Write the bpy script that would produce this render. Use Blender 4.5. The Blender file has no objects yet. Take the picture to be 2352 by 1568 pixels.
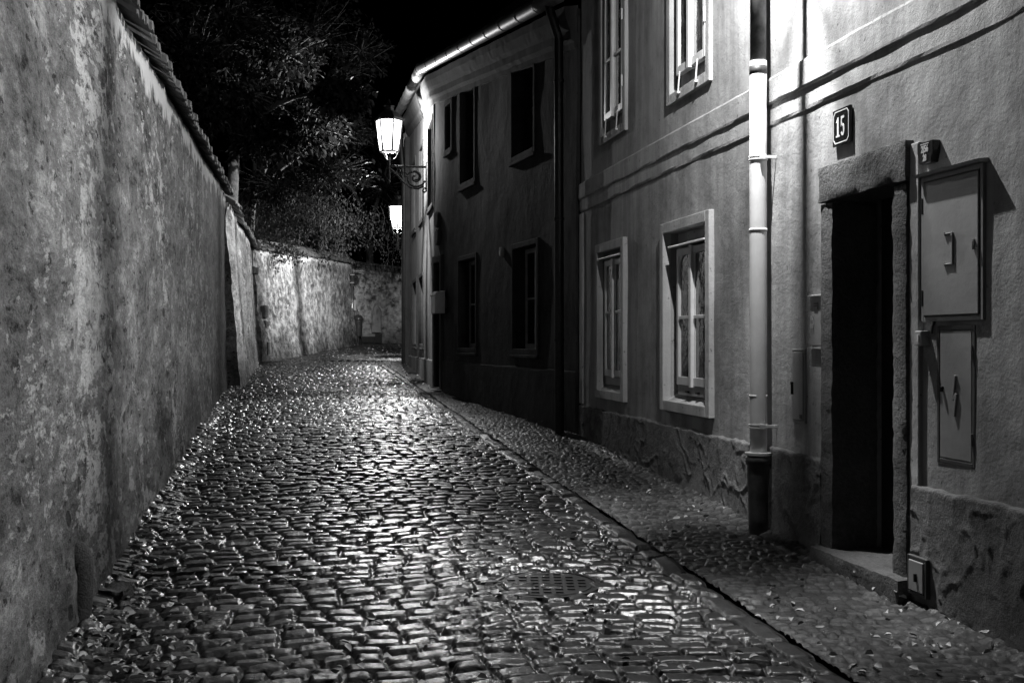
import bpy, math, random
import numpy as np
from mathutils import Vector, Matrix
random.seed(7); RNG = np.random.default_rng(11)
SC = bpy.context.scene
COL = SC.collection
F, CX, CY, HC, SL = 2613.0, 1176.0, 784.0, 1.6, 0.04   # lens, eye height, slope of the lane

def gz(y): return SL * y

# ------------------------------------------------------------------ frames
class Fr:
    """A vertical plane: s runs along it, d out of it into the lane, z up."""
    def __init__(self, P, Q):
        L = math.hypot(Q[0]-P[0], Q[1]-P[1])
        self.o = P; self.L = L
        self.t = ((Q[0]-P[0])/L, (Q[1]-P[1])/L)
        self.n = (-self.t[1], self.t[0])
        self.M = Matrix(((self.t[0], self.n[0], 0, P[0]), (self.t[1], self.n[1], 0, P[1]), (0, 0, 1, 0), (0, 0, 0, 1)))
        self.rot = math.atan2(self.t[1], self.t[0])
    def px(self, x, y, d=0.0):
        c = self.o[0]*self.n[0] + self.o[1]*self.n[1] + d
        k = (x-CX)/F
        Y = c/(k*self.n[0]+self.n[1])
        return ((k*Y-self.o[0])*self.t[0]+(Y-self.o[1])*self.t[1], HC+(CY-y)/F*Y)
    def Y(self, s): return self.o[1] + s*self.t[1]
    def w(self, s, d, z): return self.M @ Vector((s, d, z))

WORLD = Fr((0, 0), (1, 0))
ROOT_M = {}

def tag(o, label=None, cat=None, group=None, kind=None):
    if label: o['label'] = label
    if cat: o['category'] = cat
    if group: o['group'] = group
    if kind: o['kind'] = kind
    return o

def root(name, fr, label, cat, s=0, d=0, z=None, group=None):
    o = bpy.data.objects.new(name, None); COL.objects.link(o)
    p = fr.w(s, d, 0)
    o.location = (p.x, p.y, gz(p.y) if z is None else z)
    o.rotation_euler = (0, 0, fr.rot)
    ROOT_M[o.name] = Matrix.Translation(o.location) @ Matrix.Rotation(fr.rot, 4, 'Z')
    o.empty_display_size = .2
    return tag(o, label, cat, group)

def top(o):
    while o.parent: o = o.parent
    return o

def link_mesh(name, V, Fc, mat, parent=None, fr=WORLD, smooth=False, bevel=0, attr=None):
    M = fr.M
    if parent is not None:
        M = ROOT_M[top(parent).name].inverted() @ M
    V = np.asarray(V, dtype=np.float64)
    A = np.array(M)
    V = V @ A[:3, :3].T + A[:3, 3]
    me = bpy.data.meshes.new(name)
    if isinstance(Fc, np.ndarray):
        n, k = Fc.shape
        me.vertices.add(len(V)); me.vertices.foreach_set('co', V.astype(np.float32).ravel())
        me.loops.add(n*k); me.loops.foreach_set('vertex_index', Fc.astype(np.int32).ravel())
        me.polygons.add(n); me.polygons.foreach_set('loop_start', np.arange(0, n*k, k, dtype=np.int32))
        me.update(calc_edges=True); me.validate()
    else:
        me.from_pydata([tuple(v) for v in V], [], Fc); me.update()
    if attr is not None:
        a = me.attributes.new('tone', 'FLOAT', 'POINT')
        a.data.foreach_set('value', np.asarray(attr, dtype=np.float32))
    if smooth:
        me.polygons.foreach_set('use_smooth', np.ones(len(me.polygons), dtype=bool))
    if mat: me.materials.append(mat)
    o = bpy.data.objects.new(name, me); COL.objects.link(o)
    if parent is not None: o.parent = parent
    elif False: pass
    if bevel:
        b = o.modifiers.new('edge', 'BEVEL'); b.width = bevel; b.segments = 2; b.limit_method = 'ANGLE'
    return o

class MB:
    def __init__(self): self.v = []; self.f = []
    def add(self, vs, fs):
        n = len(self.v); self.v += [tuple(v) for v in vs]; self.f += [tuple(i+n for i in f) for f in fs]; return self
    def box(self, s0, s1, d0, d1, z0, z1):
        return self.add([(s0,d0,z0),(s1,d0,z0),(s1,d1,z0),(s0,d1,z0),(s0,d0,z1),(s1,d0,z1),(s1,d1,z1),(s0,d1,z1)],
                        [(3,2,1,0),(4,5,6,7),(0,1,5,4),(1,2,6,5),(2,3,7,6),(3,0,4,7)])
    def hexa(self, p): return self.add(p, [(3,2,1,0),(4,5,6,7),(0,1,5,4),(1,2,6,5),(2,3,7,6),(3,0,4,7)])
    def prism(self, poly, ax, a, b):
        """poly of 2D points extruded along axis ax ('s','d','z') from a to b"""
        n = len(poly)
        def mk(p, h): return {'s': (h,p[0],p[1]), 'd': (p[0],h,p[1]), 'z': (p[0],p[1],h)}[ax]
        vs = [mk(p, a) for p in poly]+[mk(p, b) for p in poly]
        fs = [tuple(range(n))[::-1], tuple(range(n, 2*n))]+[(i,(i+1)%n,n+(i+1)%n,n+i) for i in range(n)]
        return self.add(vs, fs)
    def tube(self, path, r, n=8, cap=True):
        P = [Vector(p) for p in path]
        R = r if isinstance(r, (list, tuple)) else [r]*len(P)
        vs = []; fs = []
        ref = None
        for i, p in enumerate(P):
            t = (P[min(i+1, len(P)-1)]-P[max(i-1, 0)]).normalized()
            if ref is None:
                ref = t.cross(Vector((0,0,1)));
                if ref.length < .05: ref = t.cross(Vector((1,0,0)))
            a = (ref - t*ref.dot(t)).normalized(); b = t.cross(a); ref = a
            for k in range(n):
                an = 2*math.pi*k/n
                vs.append(p+(a*math.cos(an)+b*math.sin(an))*R[i])
        for i in range(len(P)-1):
            for k in range(n):
                k2 = (k+1) % n
                fs.append((i*n+k, i*n+k2, (i+1)*n+k2, (i+1)*n+k))
        if cap:
            fs.append(tuple(range(n))[::-1]); fs.append(tuple(range((len(P)-1)*n, len(P)*n)))
        return self.add(vs, fs)
    def lathe(self, prof, c=(0,0,0), n=16, rot=0.0):
        vs = []; fs = []
        for r, z in prof:
            for k in range(n):
                an = 2*math.pi*k/n+rot
                vs.append((c[0]+r*math.cos(an), c[1]+r*math.sin(an), c[2]+z))
        for i in range(len(prof)-1):
            for k in range(n):
                k2 = (k+1) % n
                fs.append((i*n+k, i*n+k2, (i+1)*n+k2, (i+1)*n+k))
        fs.append(tuple(range(n))[::-1]); fs.append(tuple(range((len(prof)-1)*n, len(prof)*n)))
        return self.add(vs, fs)
    def build(self, name, mat, parent=None, fr=WORLD, smooth=False, bevel=0):
        return link_mesh(name, self.v, self.f, mat, parent, fr, smooth, bevel)

# ------------------------------------------------------------------ noise
def _h(ix, iy, s):
    v = np.sin(ix*127.1+iy*311.7+s*74.7)*43758.5453
    return v-np.floor(v)
def vn(x, y, s=0):
    x = np.asarray(x, float); y = np.asarray(y, float)
    ix = np.floor(x); iy = np.floor(y); fx = x-ix; fy = y-iy
    fx = fx*fx*(3-2*fx); fy = fy*fy*(3-2*fy)
    return ((_h(ix,iy,s)*(1-fx)+_h(ix+1,iy,s)*fx)*(1-fy)+(_h(ix,iy+1,s)*(1-fx)+_h(ix+1,iy+1,s)*fx)*fy)*2-1
def fbm(x, y, s=0, o=4):
    r = 0; a = 1; t = 0
    for i in range(o):
        r = r+a*vn(np.asarray(x)*2**i, np.asarray(y)*2**i, s+i*3.1); t += a; a *= .5
    return r/t
def sst(a, b, x):
    t = np.clip((x-a)/(b-a), 0, 1); return t*t*(3-2*t)

# ------------------------------------------------------------------ materials
class NT:
    def __init__(self, name):
        self.m = bpy.data.materials.new(name); self.m.use_nodes = True
        self.t = self.m.node_tree; self.N = self.t.nodes
        self.b = self.N['Principled BSDF']; self.out = self.N['Material Output']
        self._tc = None
    def new(self, typ, **kw):
        n = self.N.new(typ)
        for k, v in kw.items():
            if hasattr(n, k) and k not in n.inputs: setattr(n, k, v)
            else: n.inputs[k].default_value = v
        return n
    def L(self, a, b): self.t.links.new(a, b)
    def co(self, sc=(1,1,1)):
        if self._tc is None: self._tc = self.new('ShaderNodeTexCoord')
        if sc == (1,1,1): return self._tc.outputs['Object']
        m = self.new('ShaderNodeMapping'); m.inputs['Scale'].default_value = sc
        self.L(self._tc.outputs['Object'], m.inputs['Vector']); return m.outputs['Vector']
    def noise(self, scale, detail=5, rough=.6, sc=(1,1,1), dist=0):
        n = self.new('ShaderNodeTexNoise', Scale=scale, Detail=detail, Roughness=rough, Distortion=dist)
        self.L(self.co(sc), n.inputs['Vector']); return n.outputs['Fac']
    def vor(self, scale, sc=(1,1,1), feature='F1', out='Distance'):
        n = self.new('ShaderNodeTexVoronoi', Scale=scale); n.feature = feature
        self.L(self.co(sc), n.inputs['Vector']); return n.outputs[out]
    def ramp(self, src, pts, interp='LINEAR'):
        n = self.new('ShaderNodeValToRGB'); r = n.color_ramp; r.interpolation = interp
        while len(r.elements) < len(pts): r.elements.new(.5)
        for e, (p, c) in zip(r.elements, pts): e.position = p; e.color = (c, c, c, 1)
        self.L(src, n.inputs['Fac']); return n.outputs['Color']
    def math(self, op, a, b=None, clamp=False):
        n = self.new('ShaderNodeMath', operation=op); n.use_clamp = clamp
        for i, x in enumerate((a, b)):
            if x is None: continue
            if isinstance(x, (int, float)): n.inputs[i].default_value = x
            else: self.L(x, n.inputs[i])
        return n.outputs[0]
    def mix(self, fac, a, b):
        n = self.new('ShaderNodeMix', data_type='FLOAT')
        for i, x in ((0, fac), (2, a), (3, b)):
            if isinstance(x, (int, float)): n.inputs[i].default_value = x
            else: self.L(x, n.inputs[i])
        return n.outputs[0]
    def xyz(self):
        n = self.new('ShaderNodeSeparateXYZ'); self.L(self.co(), n.inputs[0]); return n.outputs
    def geo(self): return self.new('ShaderNodeNewGeometry')
    def base(self, x):
        if isinstance(x, (int, float)): self.b.inputs['Base Color'].default_value = (x, x, x, 1)
        else: self.L(x, self.b.inputs['Base Color'])
    def rough(self, x):
        if isinstance(x, (int, float)): self.b.inputs['Roughness'].default_value = x
        else: self.L(x, self.b.inputs['Roughness'])
    def spec(self, x): self.b.inputs['Specular IOR Level'].default_value = x
    def bump(self, h, strength=.5, dist=.01, prev=None):
        n = self.new('ShaderNodeBump', Strength=strength, Distance=dist)
        self.L(h, n.inputs['Height'])
        if prev is not None: self.L(prev, n.inputs['Normal'])
        self.L(n.outputs[0], self.b.inputs['Normal']); return n.outputs[0]

def simple(name, c, rough=.6, metal=0, spec=.5, var=.15, nscale=12, bump=.15, bdist=.003):
    t = NT(name)
    n = t.noise(nscale, 6)
    t.base(t.ramp(n, [(.3, c*(1-var)), (.7, min(1, c*(1+var)))]))
    t.rough(rough); t.spec(spec); t.b.inputs['Metallic'].default_value = metal
    if bump: t.bump(t.noise(nscale*5, 4), bump, bdist)
    return t.m

def stucco(name, c, stain=.35, streak=True):
    t = NT(name)
    a = t.noise(1.1, 6, .6); b = t.noise(5, 6, .65)
    v = t.math('ADD', t.math('MULTIPLY', a, .6), t.math('MULTIPLY', b, .4))
    k = t.ramp(v, [(.32, c*(1-stain)), (.5, c), (.68, min(.9, c*1.18))])
    # dirt runs left by rain
    r = t.ramp(t.noise(2.2, 5, .6, (2.2, 2.2, .22)), [(.35, .62), (.62, 1.0)])
    sp = t.ramp(t.noise(26, 3, .5), [(.27, .45), (.34, 1.0)])
    t.base(t.math('MULTIPLY', t.math('MULTIPLY', k, r), sp))
    t.rough(.9); t.spec(.2)
    p = t.bump(t.noise(3.5, 4), .5, .03)
    t.bump(t.noise(75, 5, .7), .55, .006, p)
    return t.m

def garden_plaster(name, lo, mid, hi, end_shade=None):
    """old flaking lime plaster; grime = (s0, s1) paints shade onto a stretch of the wall"""
    t = NT(name)
    st = (.5, 1, 1.1)
    a = t.noise(2.0, 8, .7, st); b = t.noise(11, 8, .78, st); g = t.noise(.45, 3, .5, st)
    v = t.math('ADD', t.math('MULTIPLY', a, .55), t.math('MULTIPLY', b, .45))
    v = t.math('ADD', v, t.math('MULTIPLY', t.math('SUBTRACT', g, .5), .25))
    k = t.ramp(v, [(.40, lo), (.475, mid*.7), (.53, mid), (.62, hi*.75)])
    gg = t.math('MULTIPLY', t.math('SUBTRACT', t.noise(.6, 3, .5), .5), .40)
    fl = t.ramp(t.math('ADD', t.noise(3.8, 8, .70, (.5, .8, .95)), gg), [(.58, 0), (.615, 1)])
    fl2 = t.ramp(t.math('ADD', t.noise(10, 6, .68, (.5, .8, 1.2)), gg), [(.585, 0), (.62, 1)])
    fl = t.math('MAXIMUM', t.math('MULTIPLY', fl, .75), t.math('MULTIPLY', fl2, .55))
    k = t.mix(fl, k, hi)
    pit = t.ramp(t.noise(15, 6, .68, (.5, .7, 1.1)), [(.37, .2), (.425, 1)])
    k = t.math('MULTIPLY', k, pit)
    k = t.math('MULTIPLY', k, t.ramp(t.noise(70, 4, .7, (.7, .7, 1)), [(.36, .75), (.60, 1.12)]))
    hole = t.ramp(t.vor(3.2, (.6, .8, .8)), [(.0, .25), (.085, .3), (.12, 1)])
    k = t.math('MULTIPLY', k, hole)
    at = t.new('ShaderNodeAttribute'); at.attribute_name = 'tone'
    # tone > 1: band of newer lime plaster under the tiles ; tone < 1: damp foot, and shade painted at the far end
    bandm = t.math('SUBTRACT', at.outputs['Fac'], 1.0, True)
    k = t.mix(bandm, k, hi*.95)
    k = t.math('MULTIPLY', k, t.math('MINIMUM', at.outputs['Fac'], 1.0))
    t.base(k); t.rough(.92); t.spec(.2)
    p = t.bump(v, .8, .05)
    p = t.bump(t.noise(34, 6, .72), .8, .014, p)
    t.bump(t.math('SUBTRACT', 1.0, hole), .6, -.03, p)
    return t.m

def rubble_plaster(name, g_=1.0):
    t = NT(name)
    dn = t.noise(3, 4, .6)
    e = t.vor(2.6, (1, 1, 1.9), 'DISTANCE_TO_EDGE')
    a = t.noise(5, 8, .7); g = t.noise(.5, 3, .5)
    v = t.math('ADD', t.math('MULTIPLY', a, .75), t.math('MULTIPLY', g, .25))
    k = t.ramp(v, [(.40, .08*g_), (.5, .28*g_), (.59, .58*min(g_, 1.2))])
    j = t.ramp(e, [(.0, .72), (.07, 1)])
    msk = t.ramp(t.noise(1.1, 3, .5), [(.42, 0), (.55, 1)])
    k = t.math('MULTIPLY', k, t.mix(msk, 1.0, j))
    fl = t.ramp(t.noise(4.2, 6, .62), [(.60, 0), (.65, .8)])
    k = t.mix(fl, k, .6)
    at = t.new('ShaderNodeAttribute'); at.attribute_name = 'tone'
    bandm = t.math('SUBTRACT', at.outputs['Fac'], 1.0, True)
    k = t.mix(bandm, k, .62)
    k = t.math('MULTIPLY', k, t.math('MINIMUM', at.outputs['Fac'], 1.0))
    t.base(k); t.rough(.92); t.spec(.2)
    p = t.bump(j, .5, .03)
    t.bump(a, .9, .06, p)
    return t.m

def plinth_mat(name, c):
    t = NT(name)
    a = t.noise(7, 7, .68); b = t.noise(1.4, 4, .5)
    v = t.math('ADD', t.math('MULTIPLY', a, .6), t.math('MULTIPLY', b, .4))
    t.base(t.ramp(v, [(.38, c*.5), (.5, c), (.62, c*1.5)])); t.rough(.8); t.spec(.35)
    p = t.bump(t.noise(26, 2, .5), .8, .012)
    t.bump(t.noise(65, 5, .75), 1.0, .014, p)
    return t.m

def granite(name, c):
    t = NT(name)
    a = t.noise(2.5, 6, .6); b = t.noise(45, 5, .75)
    t.base(t.ramp(t.math('ADD', t.math('MULTIPLY', a, .5), t.math('MULTIPLY', b, .5)), [(.36, c*.5), (.5, c), (.64, c*1.5)]))
    t.rough(.85); t.spec(.3)
    t.bump(t.noise(38, 5, .7), 1.0, .02)
    return t.m

def wet_stone(name, rlo=.2, rhi=.5, c=.05, spec=.5, bs=.35, coat=.0, crough=.15):
    t = NT(name)
    at = t.new('ShaderNodeAttribute'); at.attribute_name = 'tone'
    n = t.noise(60, 4, .6)
    k = t.math('MULTIPLY', at.outputs['Fac'], t.ramp(n, [(.3, c*.6), (.7, c*1.5)]))
    t.base(k)
    w = t.noise(1.1, 4, .55)
    fine = t.noise(130, 4, .7)
    t.rough(t.math('ADD', t.ramp(w, [(.35, rlo), (.65, rhi)]), t.math('MULTIPLY', t.math('SUBTRACT', fine, .5), .25)))
    t.spec(spec)
    t.b.inputs['Coat Weight'].default_value = coat; t.b.inputs['Coat Roughness'].default_value = crough
    p = t.bump(t.noise(20, 4, .6), bs, .012)
    if coat:
        t.L(t.ramp(t.noise(.9, 5, .6), [(.36, coat*.25), (.60, min(1, coat*1.35))]), t.b.inputs['Coat Weight'])
        cb = t.new('ShaderNodeBump', Strength=.4, Distance=.004)
        t.L(t.noise(70, 4, .7), cb.inputs['Height']); t.L(p, cb.inputs['Normal']); t.L(cb.outputs[0], t.b.inputs['Coat Normal'])
    t.bump(t.noise(85, 5, .75), bs*1.3, .007, p)
    return t.m

M = {}
M['wallA'] = stucco('house_stucco', .36, .48)
M['trimA'] = stucco('trim_stucco', .5, .22)
M['corA'] = stucco('course_stucco', .43, .25)
M['plA'] = plinth_mat('plinth_roughcast', .13)
M['dark_stone'] = plinth_mat('dark_worn_stone', .05)
M['granite'] = granite('bush_hammered_granite', .09)
M['wallB'] = stucco('old_dark_stucco', .058, .65)
M['wallB_lit'] = stucco('lamplit_old_stucco', .15, .5)  # same house past the bend, lamplight put into a lighter stucco colour
M['trimB'] = stucco('old_trim_stucco', .07, .35)
M['gard'] = garden_plaster('flaking_lime_plaster', .03, .25, .74)
M['gard2'] = garden_plaster('pale_lime_plaster', .10, .33, .68)
M['rub'] = rubble_plaster('rubble_plaster')
M['rub2'] = rubble_plaster('pale_rubble_plaster', 1.7)
M['tile'] = simple('weathered_roof_tile', .10, .8, var=.5, nscale=5, bump=.5, bdist=.01)
M['wood_w'] = simple('white_window_paint', .62, .38, var=.12, nscale=9, bump=.1)
M['wood_g'] = simple('grey_window_paint', .28, .45, var=.2, nscale=9)
M['wood_d'] = simple('dark_door_wood', .005, .5, var=.4, nscale=6)
M['metal_p'] = simple('pale_painted_pipe', .55, .32, var=.10, nscale=6, bump=.08)
M['metal_b'] = simple('rusty_old_pipe', .09, .5, metal=.3, var=.6, nscale=14, bump=.4)
M['iron'] = simple('black_iron', .018, .45, metal=.5, var=.4, nscale=20)
M['gutter'] = simple('dull_gutter_zinc', .14, .5, metal=.25, var=.3, nscale=8)
M['zinc'] = simple('zinc_gutter', .42, .3, metal=.85, var=.2, nscale=8)
M['cast'] = simple('cast_iron_boot', .075, .42, metal=.2, var=.5, nscale=10, bump=.3)
M['cab'] = simple('grey_cabinet_paint', .30, .42, var=.10, nscale=4, bump=.2, bdist=.006)
M['cabd'] = simple('dark_cabinet_frame', .06, .5, var=.3)
M['enamel'] = simple('dark_enamel', .012, .22, var=.2)
M['white'] = simple('white_enamel', .75, .35, var=.05)
M['box'] = simple('pale_letterbox_paint', .40, .4, var=.12, nscale=7)
M['bark'] = simple('tree_bark', .12, .9, var=.6, nscale=14, bump=1, bdist=.03)
M['bin'] = simple('dark_plastic', .05, .35, var=.2)
M['joint'] = simple('wet_grit', .012, .5, var=.5, nscale=40, bump=.6, bdist=.01)
M['leafy'] = None

def glass_mat(lo=.006, hi=.02):
    t = NT('old_window_glass')
    t.base(t.ramp(t.noise(9, 6, .7, (1, 1, .6)), [(.36, lo), (.64, hi)])); t.rough(.07); t.b.inputs['IOR'].default_value = 1.55; t.spec(.75)
    t.bump(t.noise(7, 3, .6), .25, .02)
    return t.m
M['glass'] = glass_mat(); M['glassA'] = glass_mat(.02, .13)  # glassA: mottled grey reflection put into the pane colour

def leaf_mat(name, c, trans=.25):
    t = NT(name)
    oi = t.new('ShaderNodeAttribute'); oi.attribute_name = 'tone'
    k = t.math('MULTIPLY', oi.outputs['Fac'], c)
    t.base(k); t.rough(.6); t.spec(.08)
    tr = t.new('ShaderNodeBsdfTranslucent'); tr.inputs['Color'].default_value = (c, c, c, 1)
    mx = t.new('ShaderNodeMixShader'); mx.inputs[0].default_value = trans
    t.L(t.b.outputs[0], mx.inputs[1]); t.L(tr.outputs[0], mx.inputs[2]); t.L(mx.outputs[0], t.out.inputs[0])
    return t.m
M['leaf'] = leaf_mat('tree_leaf', .016)
M['creeper'] = leaf_mat('creeper_leaf', .05)
M['fallen'] = simple('fallen_leaf', .30, .5, var=.45, nscale=3, bump=.1)

def pane_mat():
    t = NT('lit_lantern_glass')
    e = t.new('ShaderNodeEmission', Strength=6.0)
    tr = t.new('ShaderNodeBsdfTransparent')
    mx = t.new('ShaderNodeMixShader'); mx.inputs[0].default_value = .5
    t.L(tr.outputs[0], mx.inputs[1]); t.L(e.outputs[0], mx.inputs[2]); t.L(mx.outputs[0], t.out.inputs[0])
    return t.m
M['pane'] = pane_mat()

# ------------------------------------------------------------------ frames of the place
A = Fr((3.23, 0), (1.33, 10))
B1 = Fr((.72, 13.0), (-1.343, 19.6))
B2 = Fr((-1.343, 19.6), (-1.343-.15*7.4, 27.0))
W1A = (-1.03-.2*19.9, 19.9)                 # far end of the garden wall (wall frames run towards the camera)
GW = Fr(W1A, (-1.03, 0))

# ------------------------------------------------------------------ ground
def height_grid(name, us, vs, hfun, mat, kind='structure', shear=.2):
    U, V = np.meshgrid(us, vs)
    h, tone = hfun(U, V)
    X = U-shear*V; Z = SL*V+h
    P = np.stack([X.ravel(), V.ravel(), Z.ravel()], 1)
    nu, nv = len(us), len(vs)
    i = np.arange(nu-1)[None, :]+np.arange(nv-1)[:, None]*nu
    Fc = np.stack([i, i+1, i+1+nu, i+nu], -1).reshape(-1, 4)
    o = link_mesh(name, P, Fc, mat, smooth=True, attr=tone.ravel())
    return tag(o, kind=kind)

def stone_rows(U, V, rowh, stw, urange, cfun, joint, rise, dome, tilt, seed, edge):
    """height and tone of setts laid in uneven courses"""
    rg = np.random.default_rng(seed)
    vv = V+cfun(U, V)
    lo, hi = vv.min()-.3, vv.max()+.3
    edges = [lo]
    while edges[-1] < hi: edges.append(edges[-1]+rg.uniform(*rowh))
    edges = np.array(edges)
    r = np.clip(np.searchsorted(edges, vv)-1, 0, len(edges)-2)
    b = (vv-edges[r])/(edges[r+1]-edges[r]); hb = (edges[r+1]-edges[r])
    out_h = np.zeros_like(U); out_t = np.ones_like(U)
    ur = U.ravel(); rr = r.ravel(); bb = b.ravel()*2-1; hh = hb.ravel()
    H = out_h.ravel(); T = out_t.ravel()
    order = np.argsort(rr, kind='stable'); cuts = np.searchsorted(rr[order], np.arange(len(edges)))
    for k in range(len(edges)-1):
        idx = order[cuts[k]:cuts[k+1]]
        if len(idx) == 0: continue
        e = [urange[0]-rg.uniform(0, stw[1])]
        while e[-1] < urange[1]+.3: e.append(e[-1]+rg.uniform(*stw))
        e = np.array(e)
        u = ur[idx]+.012*vn(ur[idx]*9, bb[idx]*1.3+k*7, seed)
        c = np.clip(np.searchsorted(e, u)-1, 0, len(e)-2)
        w = e[c+1]-e[c]; a = (u-e[c])/w*2-1
        n = len(e)
        ta = rg.normal(0, tilt, n)[c]; tb = rg.normal(0, tilt, n)[c]; oh = rg.normal(0, .0045, n)[c]
        dm = rg.uniform(.5, 1.3, n)[c]; tone = rg.uniform(.45, 1.7, n)[c]; sk = rg.uniform(-.25, .25, n)[c]
        bq = np.clip(bb[idx]+sk*a*.5, -1, 1)
        dx = (1-np.abs(a))*w/2; dy = (1-np.abs(bq))*hh[idx]/2
        jj = joint*(1+.5*vn(ur[idx]*14, bb[idx]*2+k*3, seed+5)+.6*vn(ur[idx]*45, bb[idx]*4+k*3, seed+6))
        q = np.maximum(edge*1.6-np.maximum(dx-jj, 0), 0)**2+np.maximum(edge*1.6-np.maximum(dy-jj, 0), 0)**2
        ed = edge*1.6-np.sqrt(q)
        s = sst(0, edge, ed)
        H[idx] = s*(rise+oh+dome*dm*(1-a*a*.9)*(1-bq*bq*.9)+ta*a*w/2+tb*bq*hh[idx]/2)
        T[idx] = .35+(tone-.35)*s
    return H.reshape(U.shape), T.reshape(U.shape)

def vsteps(a, b, s0, s1):
    v = [a]
    while v[-1] < b:
        t = (v[-1]-a)/(b-a); v.append(v[-1]+s0+(s1-s0)*t)
    return np.array(v)

def road_h(U, V):
    def c(u, v): return .22*(np.sqrt((u-1.0)**2+.25)-(u-1.0))*.75 + .05*vn(u*1.3, v*.6, 3) + .02*vn(u*4, v*3, 9)
    h, t = stone_rows(U, V, (.095, .14), (.125, .225), (-1.2, 2.3), c, .0055, .018, .0055, .029, 5, .0145)
    # low spots, and a gutter of drifted grit along the garden wall
    h = h*(.8+.2*sst(-1.0, -.5, U)) + .018*fbm(U*.9, V*.6, 21, 3) - .012*sst(.9, 0, np.abs(U-.6))*0
    h += .0035*fbm(U*20, V*20, 4, 3)
    h += .10*sst(-.72, -1.1, U)*(1+.6*vn(V*1.7, U*2, 8))*.55
    h += .0015*RNG.standard_normal(U.shape)*0
    return h-.03, t
us = np.arange(-1.25, 2.226, .0095)
road = height_grid('road', us, vsteps(3.4, 28.0, .0082, .034), road_h, wet_stone('wet_cobbles', .32, .5, .008, .12, .35, .54, .20))

def kerb_h(U, V):
    def c(u, v): return .04*vn(v*.8, u*2, 2)
    # long slabs: rows run along the lane, so swap the axes
    h, t = stone_rows(V, U, (.3, .3), (.2, .44), (2, 29), lambda u, v: v*0, .006, .02, .006, .035, 8, .018)
    h += .012*fbm(U*9, V*6, 6, 4) - .012*sst(2.335, 2.365, U)
    return h-.028+.01*fbm(U*.9, V*.6, 21, 3), t*1.05
kerb = height_grid('kerb', np.arange(2.2265, 2.3751, .0095), vsteps(2.6, 28.0, .014, .04), kerb_h, wet_stone('wet_kerb_slabs', .4, .6, .008, .15, .5, .22, .24))

def pave_h(U, V):
    def c(u, v): return .04*vn(u*2, v*1.4, 3)+.012*vn(u*8, v*8, 1)
    h, t = stone_rows(U, V, (.05, .072), (.055, .095), (2.3, 3.5), c, .003, .008, .002, .028, 15, .009)
    h += .0025*fbm(U*30, V*30, 4, 2)+.014*fbm(U*1.1, V*.8, 31, 3)
    h += .035*sst(3.14, 3.3, U)*(V < 13.4)
    return h-.012+.004*sst(2.37, 2.45, U), t
pave = height_grid('pavement', np.arange(2.3752, 3.46, .0095), vsteps(2.6, 28.0, .0095, .035), pave_h, wet_stone('damp_mosaic_paving', .45, .7, .042, .2, .6, .12, .25))

def plaza_h(U, V):
    def c(u, v): return .1*vn(u*.8, v*.6, 3)
    h, t = stone_rows(U, V, (.12, .18), (.14, .25), (-12, 6), c, .008, .022, .016, .07, 25, .034)
    return h+.05*fbm(U*.5, V*.4, 5, 4)-.045+.0*U, t
plaza = height_grid('street_bend', np.arange(-11, 4.0, .05), vsteps(27.95, 44, .05, .07), plaza_h, wet_stone('wet_far_cobbles', .3, .5, .02, .4, .4, .5, .2), shear=0)

g = MB()
g.add([(-60, -12, SL*-12-.09), (60, -12, SL*-12-.09), (60, 95, SL*95-.09), (-60, 95, SL*95-.09)], [(0, 1, 2, 3)])
tag(g.build('ground', M['joint']), kind='structure')

# manhole covers: local frame on the slope
def manhole(x, y, r, label):
    p = Vector(((x-CX)/F, 1, 0)); Y = HC/((y-CY)/F+SL); X = (x-CX)/F*Y
    mb = MB(); z0 = gz(Y)-.012
    n = 40
    prof = [(r, -.05), (r, .004), (r*.93, .006), (r*.92, .0), (r*.86, .0), (r*.85, .005), (.02, .006)]
    mb.lathe([(a, b) for a, b in prof], (X, Y, z0), n)
    for i in range(-3, 4):
        for j in range(-3, 4):
            if (i*i+j*j) < 12: mb.box(X+i*r*.22-r*.07, X+i*r*.22+r*.07, Y+j*r*.22-r*.025, Y+j*r*.22+r*.025, z0, z0+.011)
    v = [(a, b, c+SL*(b-Y)) for a, b, c in mb.v]; mb.v = v
    o = mb.build('manhole_cover', M['manh'])
    tag(o, label, 'manhole cover')
M['manh'] = simple('wet_cast_iron', .012, .42, metal=.4, var=.4, nscale=30, bump=.5)
manhole(1255, 1336, .30, 'large round iron manhole cover set among the cobbles')
manhole(1272, 1002, .2, 'small iron cover in the paving by the dark facade')

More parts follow.
